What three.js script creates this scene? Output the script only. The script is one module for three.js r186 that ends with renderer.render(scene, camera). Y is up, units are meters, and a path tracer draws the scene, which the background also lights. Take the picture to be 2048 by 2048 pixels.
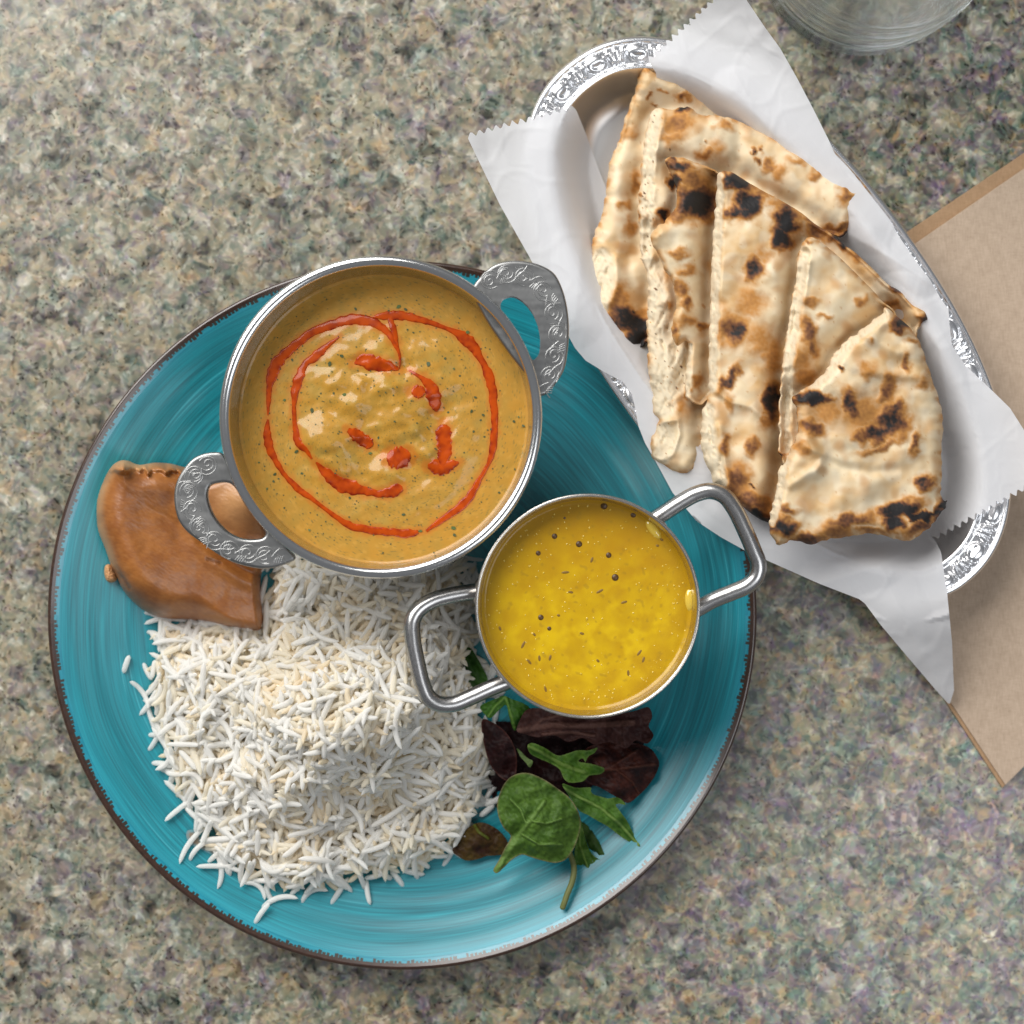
import * as THREE from 'three';
import { createNoise2D, createNoise3D } from 'simplex-noise';
import { mergeGeometries } from 'three/addons/utils/BufferGeometryUtils.js';

// ---------------------------------------------------------------- camera, light, exposure
const H = 0.72;                       // lens height above the tabletop, metres
const K = 0.0002;                     // metres per photograph pixel on the tabletop
const scene = new THREE.Scene();
const camera = new THREE.PerspectiveCamera(2 * Math.atan(1024 * K / H) * 180 / Math.PI, 1, 0.05, 20);
camera.position.set(0, H, 0);
camera.up.set(0, 0, -1);
camera.lookAt(0, 0, 0);
camera.focus = H - 0.04;
camera.userData.fStop = 4.8;
const renderer = new THREE.WebGLRenderer({ antialias: true });
renderer.toneMapping = THREE.LinearToneMapping;
renderer.toneMappingExposure = 1.1;
renderer.shadowMap.enabled = true;
scene.background = new THREE.Color(0.15, 0.155, 0.165);       // the dim room around the table
// one tall window to the upper left of the table, and pale daylight from a second, farther opening at the right
const windowLight = new THREE.RectAreaLight(new THREE.Color(1.0, 0.985, 0.96), 7.8, 1.5, 1.3);
windowLight.position.set(-0.85, 1.25, -1.15);
windowLight.lookAt(0, 0, 0);
scene.add(windowLight);
const farLight = new THREE.RectAreaLight(new THREE.Color(0.93, 0.96, 1.0), 3.0, 1.0, 1.1);
farLight.position.set(0.92, 1.9, 0.60);
farLight.lookAt(0.1, 0, 0);
scene.add(farLight);

// ---------------------------------------------------------------- helpers
let seed = 20240611;
const rnd = () => { seed = (seed + 0x6D2B79F5) | 0; let t = Math.imul(seed ^ (seed >>> 15), 1 | seed); t = (t + Math.imul(t ^ (t >>> 7), 61 | t)) ^ t; return ((t ^ (t >>> 14)) >>> 0) / 4294967296; };
const rr = (a, b) => a + (b - a) * rnd();
const n2 = createNoise2D(rnd), n3 = createNoise3D(rnd), m2 = createNoise2D(rnd);
const fbm = (x, y, o = 4) => { let s = 0, a = 0.5; for (let i = 0; i < o; i++) { s += a * n2(x, y); x = x * 2.03 + 17.1; y = y * 2.03 - 9.7; a *= 0.5; } return s; };
const clamp = (x, a = 0, b = 1) => Math.min(b, Math.max(a, x));
const sst = (a, b, x) => { const t = clamp((x - a) / (b - a)); return t * t * (3 - 2 * t); };
const mix = (a, b, t) => a + (b - a) * t;
const mixc = (a, b, t) => [mix(a[0], b[0], t), mix(a[1], b[1], t), mix(a[2], b[2], t)];
// a place named by where it is seen in plan, at height y above the table
const at = (px, py, y) => { const k = K * (H - y) / H; return new THREE.Vector3((px - 1024) * k, y, (py - 1024) * k); };
const zoom = (ox, oy, s) => (pts) => pts.map(([x, y, ...r]) => [ox + x / s, oy + y / s, ...r]);
const zA = zoom(400, 480, 2.542), zD = zoom(780, 940, 2.477), z3 = zoom(920, 0, 3.019), z4 = zoom(1400, 300, 2.759), z5 = zoom(1120, 500, 3.116);
const zS = zoom(80, 880, 3.22), zR = zoom(240, 1240, 2.415), zL = zoom(880, 1240, 3.115), zB = zoom(1500, 860, 2.476), zT = zoom(1020, 40, 4.83), zU = zoom(1640, 260, 3.22), zV = zoom(1800, 900, 5.682);
const spots = (z, s, list) => list.map(([x, y, rx, ry, dark, a = 0]) => { const [[nx, ny]] = z([[x, y]]); return { x: nx, y: ny, rx: rx / s, ry: ry / s, dark, c: Math.cos(a), s: Math.sin(a) }; });

const counts = {};
function numbered(name) { const n = counts[name] = (counts[name] ?? -1) + 1; return n ? name + '_' + String(n).padStart(3, '0') : name; }
function tag(o, label, category, group, kind) { o.userData.label = label; o.userData.category = category; if (group) o.userData.group = group; if (kind) o.userData.kind = kind; return o; }
function thing(name, base, label, category, group) {
  const o = new THREE.Group(); o.name = numbered(name); o.position.copy(base); scene.add(o);
  return tag(o, label, category, group);
}
function part(parent, name, geo, m, shift = true) {
  if (shift) { const r = parent.isMesh ? parent.parent : parent; geo.translate(-r.position.x, -r.position.y, -r.position.z); }
  const o = new THREE.Mesh(geo, m); o.name = name; o.castShadow = o.receiveShadow = true; parent.add(o); return o;
}
function single(name, geo, m, label, category, group) {
  const o = new THREE.Mesh(geo, m); o.name = numbered(name); o.castShadow = o.receiveShadow = true; scene.add(o);
  geo.computeBoundingBox(); const c = geo.boundingBox.getCenter(new THREE.Vector3()); c.y = geo.boundingBox.min.y;
  geo.translate(-c.x, -c.y, -c.z); o.position.copy(c);
  return tag(o, label, category, group);
}
const std = (o) => new THREE.MeshStandardMaterial(o), phys = (o) => new THREE.MeshPhysicalMaterial(o);
const lin = (r, g, b) => new THREE.Color().setRGB(r, g, b);
function dataTexture(w, h, fn, srgb = true) {
  const d = new Uint8Array(w * h * 4);
  for (let j = 0; j < h; j++) for (let i = 0; i < w; i++) { const c = fn(i, j), k = (j * w + i) * 4; d[k] = clamp(c[0], 0, 255); d[k + 1] = clamp(c[1], 0, 255); d[k + 2] = clamp(c[2], 0, 255); d[k + 3] = 255; }
  const t = new THREE.DataTexture(d, w, h); t.magFilter = THREE.LinearFilter; t.minFilter = THREE.LinearMipmapLinearFilter; t.generateMipmaps = true;
  t.wrapS = t.wrapT = THREE.RepeatWrapping; if (srgb) t.colorSpace = THREE.SRGBColorSpace; t.needsUpdate = true; return t;
}
function smoothLoop(pts, per = 6, tension = 0.5) {
  const c = new THREE.CatmullRomCurve3(pts.map(([x, y]) => new THREE.Vector3(x, y, 0)), true, 'centripetal', tension);
  return c.getPoints(pts.length * per).slice(0, -1).map((p) => [p.x, p.y]);
}
function segDist(px, py, ax, ay, bx, by) { const dx = bx - ax, dy = by - ay, t = clamp(((px - ax) * dx + (py - ay) * dy) / (dx * dx + dy * dy + 1e-9)); return Math.hypot(px - ax - t * dx, py - ay - t * dy); }
function lineDist(px, py, line) { let d = 1e9; for (let i = 1; i < line.length; i++) d = Math.min(d, segDist(px, py, line[i - 1][0], line[i - 1][1], line[i][0], line[i][1])); return d; }
function signed(poly, px, py) {
  let d = 1e9, inside = false;
  for (let i = 0, j = poly.length - 1; i < poly.length; j = i++) {
    const [ax, ay] = poly[j], [bx, by] = poly[i];
    d = Math.min(d, segDist(px, py, ax, ay, bx, by));
    if ((ay > py) !== (by > py) && px < ((bx - ax) * (py - ay)) / (by - ay) + ax) inside = !inside;
  }
  return inside ? d : -d;
}
// A sheet or slab over an outline: top(px,py,d) and under(px,py,d) give heights, d the distance in from the outline.
function slab(poly, { step = 3, top, under, color, pick }) {
  let x0 = 1e9, y0 = 1e9, x1 = -1e9, y1 = -1e9;
  for (const [x, y] of poly) { x0 = Math.min(x0, x); y0 = Math.min(y0, y); x1 = Math.max(x1, x); y1 = Math.max(y1, y); }
  x0 -= step; y0 -= step; const nx = Math.ceil((x1 - x0) / step) + 2, ny = Math.ceil((y1 - y0) / step) + 2;
  const D = new Float32Array(nx * ny);
  for (let j = 0; j < ny; j++) for (let i = 0; i < nx; i++) D[j * nx + i] = signed(poly, x0 + i * step, y0 + j * step) || -1e-6;
  const V = [], ids = new Map(), tris = [], rim = [];
  const corner = (i, j) => { const k = j * nx + i; if (!ids.has(k)) { ids.set(k, V.length); V.push([x0 + i * step, y0 + j * step, D[k]]); } return ids.get(k); };
  const cross = (i, j, k, l) => {
    const a = j * nx + i, b = l * nx + k, key = nx * ny + Math.min(a, b) * 2 + (i === k ? 1 : 0);
    if (!ids.has(key)) { const t = D[a] / (D[a] - D[b]); ids.set(key, V.length); V.push([x0 + (i + (k - i) * t) * step, y0 + (j + (l - j) * t) * step, 0]); }
    return ids.get(key);
  };
  for (let j = 0; j < ny - 1; j++) for (let i = 0; i < nx - 1; i++) {
    const c = [[i, j], [i, j + 1], [i + 1, j + 1], [i + 1, j]], f = [], out = [];
    for (let k = 0; k < 4; k++) {
      const [a, b] = c[k], [p, q] = c[(k + 1) % 4], da = D[b * nx + a], db = D[q * nx + p];
      if (da > 0) f.push(corner(a, b));
      if ((da > 0) !== (db > 0)) { const v = cross(a, b, p, q); f.push(v); out.push([da > 0, v]); }
    }
    for (let k = 1; k < f.length - 1; k++) tris.push([f[0], f[k], f[k + 1]]);
    for (let k = 0; k < out.length; k++) if (out[k][0]) rim.push([out[k][1], out[(k + 1) % out.length][1]]);
  }
  const N = V.length, both = !!under, pos = new Float32Array(N * 3 * (both ? 2 : 1)), col = color ? new Float32Array(pos.length) : null;
  V.forEach(([x, y, d], k) => {
    const h = top(x, y, d), p = at(x, y, h);
    pos.set([p.x, h, p.z], k * 3);
    if (both) pos.set([p.x, Math.min(under(x, y, d), h - 0.00005), p.z], (N + k) * 3);
    if (col) { const c = color(x, y, d); col.set(c, k * 3); if (both) col.set(c, (N + k) * 3); }
  });
  const index = [];
  for (const [a, b, c] of tris) { index.push(a, b, c); if (both) index.push(N + a, N + c, N + b); }
  if (both) for (const [a, b] of rim) index.push(a, N + a, b, b, N + a, N + b);
  const g = new THREE.BufferGeometry();
  g.setAttribute('position', new THREE.BufferAttribute(pos, 3));
  if (col) g.setAttribute('color', new THREE.BufferAttribute(col, 3));
  g.setIndex(index); g.computeVertexNormals();
  if (!pick) return g;
  const A = [], B = [];                                      // split in two by what the surface is
  for (let k = 0; k < index.length; k += 3) { const v = V[index[k] % N]; (pick(v[0], v[1], v[2]) ? B : A).push(index[k], index[k + 1], index[k + 2]); }
  return [A, B].map((idx) => { const q = g.clone(); q.setIndex(idx); return compact(q); });
}
function compact(g) {
  const idx = g.index.array, map = new Map(), out = [], names = Object.keys(g.attributes);
  for (const i of idx) { if (!map.has(i)) map.set(i, map.size); out.push(map.get(i)); }
  const r = new THREE.BufferGeometry();
  for (const n of names) { const s = g.attributes[n], a = new Float32Array(map.size * s.itemSize); for (const [o, k] of map) for (let c = 0; c < s.itemSize; c++) a[k * s.itemSize + c] = s.array[o * s.itemSize + c]; r.setAttribute(n, new THREE.BufferAttribute(a, s.itemSize)); }
  r.setIndex(out); return r;
}
function pieces(g) {                                         // the separate islands of a mesh
  const idx = g.index.array, up = Array.from({ length: g.attributes.position.count }, (_, i) => i), root = (i) => { while (up[i] !== i) i = up[i] = up[up[i]]; return i; };
  for (let k = 0; k < idx.length; k += 3) { const a = root(idx[k]); up[root(idx[k + 1])] = a; up[root(idx[k + 2])] = root(a); }
  const by = new Map();
  for (let k = 0; k < idx.length; k += 3) { const r = root(idx[k]); if (!by.has(r)) by.set(r, []); by.get(r).push(idx[k], idx[k + 1], idx[k + 2]); }
  return [...by.values()].filter((l) => l.length > 90).map((l) => { const q = g.clone(); q.setIndex(l); return compact(q); });
}
function tube(points, radius, seg = 60, sides = 12, closed = false) { return new THREE.TubeGeometry(new THREE.CatmullRomCurve3(points, closed, 'centripetal'), seg, radius, sides, closed); }
function capped(points, radius, seg = 60, sides = 14) {
  const g = tube(points, radius, seg, sides), e = (p) => { const s = new THREE.SphereGeometry(radius, sides, 8); s.translate(p.x, p.y, p.z); return s; };
  return mergeGeometries([g, e(points[0]), e(points[points.length - 1])]);
}
function lathe(profile, c, segs = 160) { const g = new THREE.LatheGeometry(profile.map(([r, y]) => new THREE.Vector2(r, y)), segs); g.translate(c.x, c.y, c.z); return g; }
function smoothProfile(pts, n = 80) { return new THREE.CatmullRomCurve3(pts.map(([r, y]) => new THREE.Vector3(r, y, 0)), false, 'centripetal').getPoints(n).map((p) => [Math.max(p.x, 1e-5), p.y]); }

const wear = dataTexture(512, 512, (i, j) => { const v = 200 + 40 * fbm(i * 0.02, j * 0.02, 4) + 26 * n2(i * 0.012, j * 0.35) + 20 * (rnd() - 0.5); return [v, v, v]; }, false);
wear.repeat.set(3, 2);

// ---------------------------------------------------------------- granite tabletop
{
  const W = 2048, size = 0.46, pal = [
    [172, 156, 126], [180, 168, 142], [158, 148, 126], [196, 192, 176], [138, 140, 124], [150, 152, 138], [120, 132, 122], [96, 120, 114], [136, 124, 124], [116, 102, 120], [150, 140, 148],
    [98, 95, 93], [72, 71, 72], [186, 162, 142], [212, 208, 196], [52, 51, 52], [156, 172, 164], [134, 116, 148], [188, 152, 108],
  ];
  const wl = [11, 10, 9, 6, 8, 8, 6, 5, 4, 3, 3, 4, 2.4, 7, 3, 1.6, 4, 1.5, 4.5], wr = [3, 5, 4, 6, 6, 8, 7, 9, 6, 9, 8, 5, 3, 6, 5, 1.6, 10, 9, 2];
  const cum = (w) => { let s = 0; const t = w.reduce((a, b) => a + b); return w.map((x) => (s += x / t)); }, cl = cum(wl), cr = cum(wr);
  const layer = (cell, jit) => {
    const n = Math.ceil(W / cell) + 4, px = new Float32Array(n * n), py = new Float32Array(n * n), ci = new Uint8Array(n * n), br = new Float32Array(n * n);
    for (let j = 0; j < n; j++) for (let i = 0; i < n; i++) {
      const k = j * n + i; px[k] = (i - 2 + 0.5 + (rnd() - 0.5) * jit) * cell; py[k] = (j - 2 + 0.5 + (rnd() - 0.5) * jit) * cell;
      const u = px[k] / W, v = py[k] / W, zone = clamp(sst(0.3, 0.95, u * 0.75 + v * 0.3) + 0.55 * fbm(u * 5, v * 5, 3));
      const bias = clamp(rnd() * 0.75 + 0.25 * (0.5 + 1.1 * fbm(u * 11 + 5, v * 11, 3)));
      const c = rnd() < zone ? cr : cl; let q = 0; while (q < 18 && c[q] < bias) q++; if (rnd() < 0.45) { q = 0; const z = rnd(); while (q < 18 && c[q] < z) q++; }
      ci[k] = q; br[k] = rr(0.9, 1.1);
    }
    return { cell, n, px, py, ci, br };
  };
  const L1 = layer(21, 1.2), L2 = layer(10.5, 1.2), L3 = layer(5.4, 1.2);
  const samp = (L, x, y, sharp, o) => {
    const i0 = Math.floor(x / L.cell) + 2, j0 = Math.floor(y / L.cell) + 2; let r = 0, g = 0, b = 0, ws = 0;
    for (let j = j0 - 1; j <= j0 + 1; j++) for (let i = i0 - 1; i <= i0 + 1; i++) {
      if (i < 0 || j < 0 || i >= L.n || j >= L.n) continue;
      const k = j * L.n + i, dx = (x - L.px[k]) / L.cell, dy = (y - L.py[k]) / L.cell, w = Math.exp(-sharp * (dx * dx + dy * dy)) * L.br[k] ** 4, p = pal[L.ci[k]];
      r += w * p[0]; g += w * p[1]; b += w * p[2]; ws += w;
    }
    o[0] = r / ws; o[1] = g / ws; o[2] = b / ws;
  };
  const q = 512, wx = new Float32Array(q * q), wy = new Float32Array(q * q), tn = new Float32Array(q * q);
  for (let j = 0; j < q; j++) for (let i = 0; i < q; i++) { wx[j * q + i] = 5 * n2(i * 0.07, j * 0.07) + 2 * n2(i * 0.31, j * 0.31); wy[j * q + i] = 5 * m2(i * 0.07, j * 0.07) + 2 * m2(i * 0.31, j * 0.31); tn[j * q + i] = 0.5 + 0.9 * fbm(i * 0.05, j * 0.05, 3); }
  const A = [0, 0, 0], B = [0, 0, 0], C = [0, 0, 0];
  const tex = dataTexture(W, W, (i, j) => {
    const k = (j >> 2) * q + (i >> 2), fx = (i & 3) / 4, fy = (j & 3) / 4, kx = (i >> 2) < q - 1 ? 1 : 0, ky = (j >> 2) < q - 1 ? q : 0;
    const bil = (a) => mix(mix(a[k], a[k + kx], fx), mix(a[k + ky], a[k + kx + ky], fx), fy);
    const x = i + bil(wx), y = j + bil(wy), t = clamp(bil(tn));
    samp(L1, x, y, 7, A); samp(L2, x, y, 6, B); samp(L3, x, y, 5, C);
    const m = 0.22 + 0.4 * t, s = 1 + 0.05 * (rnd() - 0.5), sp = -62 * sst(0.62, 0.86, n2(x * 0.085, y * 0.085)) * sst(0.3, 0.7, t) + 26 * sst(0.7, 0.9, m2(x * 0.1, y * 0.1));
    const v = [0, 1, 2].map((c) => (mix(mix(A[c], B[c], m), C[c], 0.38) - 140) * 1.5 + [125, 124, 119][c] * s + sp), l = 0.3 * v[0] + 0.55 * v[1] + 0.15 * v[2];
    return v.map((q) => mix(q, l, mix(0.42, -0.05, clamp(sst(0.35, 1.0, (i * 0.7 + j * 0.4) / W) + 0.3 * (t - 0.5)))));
  });
  tex.wrapS = tex.wrapT = THREE.MirroredRepeatWrapping;
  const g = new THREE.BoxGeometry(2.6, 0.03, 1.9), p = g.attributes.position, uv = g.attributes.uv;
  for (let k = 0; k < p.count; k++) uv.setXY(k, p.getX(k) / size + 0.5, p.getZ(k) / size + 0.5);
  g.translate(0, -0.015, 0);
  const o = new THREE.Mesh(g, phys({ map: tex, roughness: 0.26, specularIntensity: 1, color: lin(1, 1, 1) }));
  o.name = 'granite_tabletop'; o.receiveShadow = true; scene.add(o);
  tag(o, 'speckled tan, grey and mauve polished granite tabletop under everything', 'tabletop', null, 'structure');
}

// ---------------------------------------------------------------- kraft board under the tray
{
  const grain = dataTexture(512, 512, (i, j) => {
    const w = 8 * n2(i * 0.5, j * 0.03) + 6 * n2(i * 0.04, j * 0.5) + 7 * fbm(i * 0.03, j * 0.03, 4) + 5 * (rnd() - 0.5), f = n2(i * 0.2 + 40, j * 0.06) > 0.72 ? -8 : 0;
    return [186 + w + f, 164 + w + f, 142 + w + f * 0.9];
  });
  grain.repeat.set(9, 9);
  const paper = std({ map: grain, roughness: 0.85 }), edge = std({ map: grain, color: lin(0.80, 0.66, 0.50), roughness: 0.9 });
  // corners in plan: hidden corner under the tray, upper right, lower tip, all beyond the frame at the right
  const flat = (pts, y, th) => {
    const s = new THREE.Shape(pts.map(([x, z]) => { const p = at(x, z, y); return new THREE.Vector2(p.x, -p.z); }));
    const g = new THREE.ExtrudeGeometry(s, { depth: th, bevelEnabled: true, bevelSize: 0.0002, bevelThickness: 0.0002, bevelSegments: 2 });
    g.rotateX(-Math.PI / 2); g.translate(0, y, 0); return g;
  };
  const t = thing('kraft_menu', at(1980, 900, 0), 'brown kraft card menu lying under the silver tray at right', 'menu');
  part(t, 'back_sheet', flat([[1452, 710], [1823, 459], [2150, 238], [2600, 700], [2200, 1380], [2004, 1574], [1890, 1400]], 0.0006, 0.0005), edge);
  part(t, 'cover_sheet', flat([[1490, 723], [1836, 484], [2150, 268], [2590, 700], [2200, 1380], [2010, 1568], [1896, 1396]], 0.0016, 0.0006), paper);
}

// ---------------------------------------------------------------- turquoise plate
const plateC = at(804, 1231, 0.0205); plateC.y = 0;
const plateY = (r) => r < 0.098 ? 0.0065 : 0.0065 + 0.0140 * Math.pow((r - 0.098) / 0.0398, 1.35);
{
  const R = 0.1378, W = 2048, Hh = 1024, r0 = 0.0, r1 = 0.1335;
  const glaze = dataTexture(W, Hh, (i, j) => {
    const a = (i / W) * 2 * Math.PI, v = j / Hh, r = v * r1, cx = Math.cos(a), sx = Math.sin(a), wob = 0.012 * n3(cx * 1.3, sx * 1.3, v * 2);
    const q = v + wob;
    const s1 = n3(cx * 1.1, sx * 1.1, q * 26), s2 = n3(cx * 2.1 + 7, sx * 2.1, q * 75), s3 = n3(cx * 3.0 - 5, sx * 3.0, q * 210), s4 = n3(cx * 5 + 3, sx * 5, q * 420);
    let t = 0.50 + 0.11 * s1 + 0.17 * s2 + 0.22 * s3 + 0.15 * s4;
    const pale = sst(0.45, 0.9, n3(cx * 1.7 + 20, sx * 1.7, q * 120)) * sst(0.05, 0.6, n3(cx * 1.2 - 11, sx * 1.2, q * 9) + 0.25);
    let c = mixc([0, 96, 108], [16, 156, 170], clamp(t));
    c = mixc(c, [92, 182, 196], 0.55 * clamp(pale) + 0.22 * sst(0.75, 1.05, t));
    return mixc(c, [70, 178, 200], 0.35 * sst(0.955, 1, v));
  });
  const ticks = []; for (let k = 0; k < 128; k++) ticks.push([rr(0.12, 0.36), rr(0.35, 0.75), rnd() < 0.1]);
  const band = dataTexture(2048, 128, (i, j) => {
    const v = j / 128, f = (i / 2048) * 128, k = Math.floor(f), [h, w, gone] = ticks[k], x = f - k, edge = 0.46 + 0.03 * n2(f * 2, 3);
    const b = Math.max(sst(edge - 0.03, edge + 0.03, v), gone ? 0 : sst(edge - h, edge - h + 0.08, v) * (1 - sst(w * 0.5, w * 0.5 + 0.16, Math.abs(x - 0.5))) * 0.9);
    const g = mixc([12, 122, 144], [48, 156, 174], 0.5 + 0.4 * n2(f * 0.06, v * 3)), br = mixc([44, 27, 19], [70, 46, 33], clamp(0.5 + 0.6 * fbm(f * 0.4, v * 3, 3)));
    return mixc(g, br, b);
  });
  band.repeat.set(4, 1);
  const ring = (prof, r0) => {                                // profile of [radius, height, v]
    const S = 512, pos = [], uv = [], idx = [];
    prof.forEach(([r, y, v]) => { for (let i = 0; i <= S; i++) { const a = (i / S) * 2 * Math.PI; pos.push(plateC.x + r * Math.cos(a), y, plateC.z + r * Math.sin(a)); uv.push(i / S, v); } });
    for (let j = 0; j < prof.length - 1; j++) for (let i = 0; i < S; i++) { const a = j * (S + 1) + i, b = a + S + 1; idx.push(a, a + 1, b, a + 1, b + 1, b); }
    const g = new THREE.BufferGeometry(); g.setAttribute('position', new THREE.Float32BufferAttribute(pos, 3)); g.setAttribute('uv', new THREE.Float32BufferAttribute(uv, 2)); g.setIndex(idx); g.computeVertexNormals(); return g;
  };
  const dish = []; for (let k = 0; k <= 70; k++) { const r = (k / 70) * r1; dish.push([Math.max(r, 1e-4), plateY(r) + 0.00012 * Math.sin(r * 2600), r / r1]); }
  const rim = []; for (let k = 0; k <= 14; k++) { const r = mix(r1, R - 0.001, k / 14); rim.push([r, plateY(r), 0.78 * k / 14]); }
  for (let k = 1; k <= 8; k++) { const a = Math.PI / 2 - (k / 8) * Math.PI * 1.1; rim.push([R - 0.001 + 0.0013 * Math.cos(a), plateY(R - 0.001) - 0.0013 + 0.0013 * Math.sin(a), 0.78 + 0.22 * k / 8]); }
  const foot = [[R - 0.0012, 0.0178, 1], [0.128, 0.0125, 1], [0.112, 0.0062, 1], [0.100, 0.0028, 1], [0.090, 0.0020, 1], [0.088, 0.0004, 1], [0.084, 0.0004, 1], [0.082, 0.003, 1], [0.0001, 0.0035, 1]];
  const t = thing('dinner_plate', plateC.clone(), 'large round turquoise glazed plate with brushed streaks and brown rim', 'plate');
  const gm = phys({ map: glaze, roughness: 0.45, clearcoat: 0.4, clearcoatRoughness: 0.24 });
  part(t, 'dish', ring(dish), gm);
  part(t, 'painted_rim', ring(rim), phys({ map: band, roughness: 0.3, clearcoat: 0.7, clearcoatRoughness: 0.1 })).userData.label = 'thin brown rim brushed in short ticks';
  part(t, 'foot', ring(foot), phys({ color: lin(0.09, 0.05, 0.035), roughness: 0.45 }));
  // greasy residue where food slid down the rim
  const smear = std({ color: lin(0.36, 0.26, 0.20), roughness: 0.3 });
  const dab = (pts, ty) => slab(smoothLoop(pts, 5), { step: 2, top: (x, y, d) => plateHeight(x, y) + 0.0001 + 0.0002 * sst(0, 8, d), color: (x, y, d) => mixc([0.10, 0.28, 0.34], ty, clamp(0.2 + 0.8 * sst(0, 10, d) + 0.6 * fbm(x * 0.06, y * 0.06, 3))) });
  smear.vertexColors = true; smear.color.setRGB(1, 1, 1);
  single('sauce_smear', dab([[374, 1662], [388, 1660], [398, 1672], [412, 1688], [428, 1700], [434, 1712], [420, 1708], [402, 1698], [386, 1692], [374, 1678]], [0.22, 0.17, 0.12]), smear, 'thin brown sauce smear on the plate left of the rice tail', 'sauce smear');
}
function plateHeight(px, py) { const p = at(px, py, 0.010); return plateY(Math.min(Math.hypot(p.x - plateC.x, p.z - plateC.z), 0.1368)); }

// ---------------------------------------------------------------- silver oval tray
const TR = { x: 1535, y: 647, a: 656, b: 333, ang: 0.9345, n: 2.224 };
const trayN = (u, v) => (u > 0 && v > 0 ? 1.88 : TR.n);     // the oval is a little slacker at one shoulder
const trayU = (px, py) => { const c = Math.cos(TR.ang), s = Math.sin(TR.ang), dx = px - TR.x, dy = py - TR.y; return [dx * c + dy * s, -dx * s + dy * c]; };
const trayRho = (px, py) => { const [u, v] = trayU(px, py), n = trayN(u, v); return (Math.abs(u / TR.a) ** n + Math.abs(v / TR.b) ** n) ** (1 / n); };
const trayIn = (px, py) => { const r = trayRho(px, py), gx = (trayRho(px + 2, py) - trayRho(px - 2, py)) / 4, gy = (trayRho(px, py + 2) - trayRho(px, py - 2)) / 4; return (1 - r) / Math.max(1e-4, Math.hypot(gx, gy)); };
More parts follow.
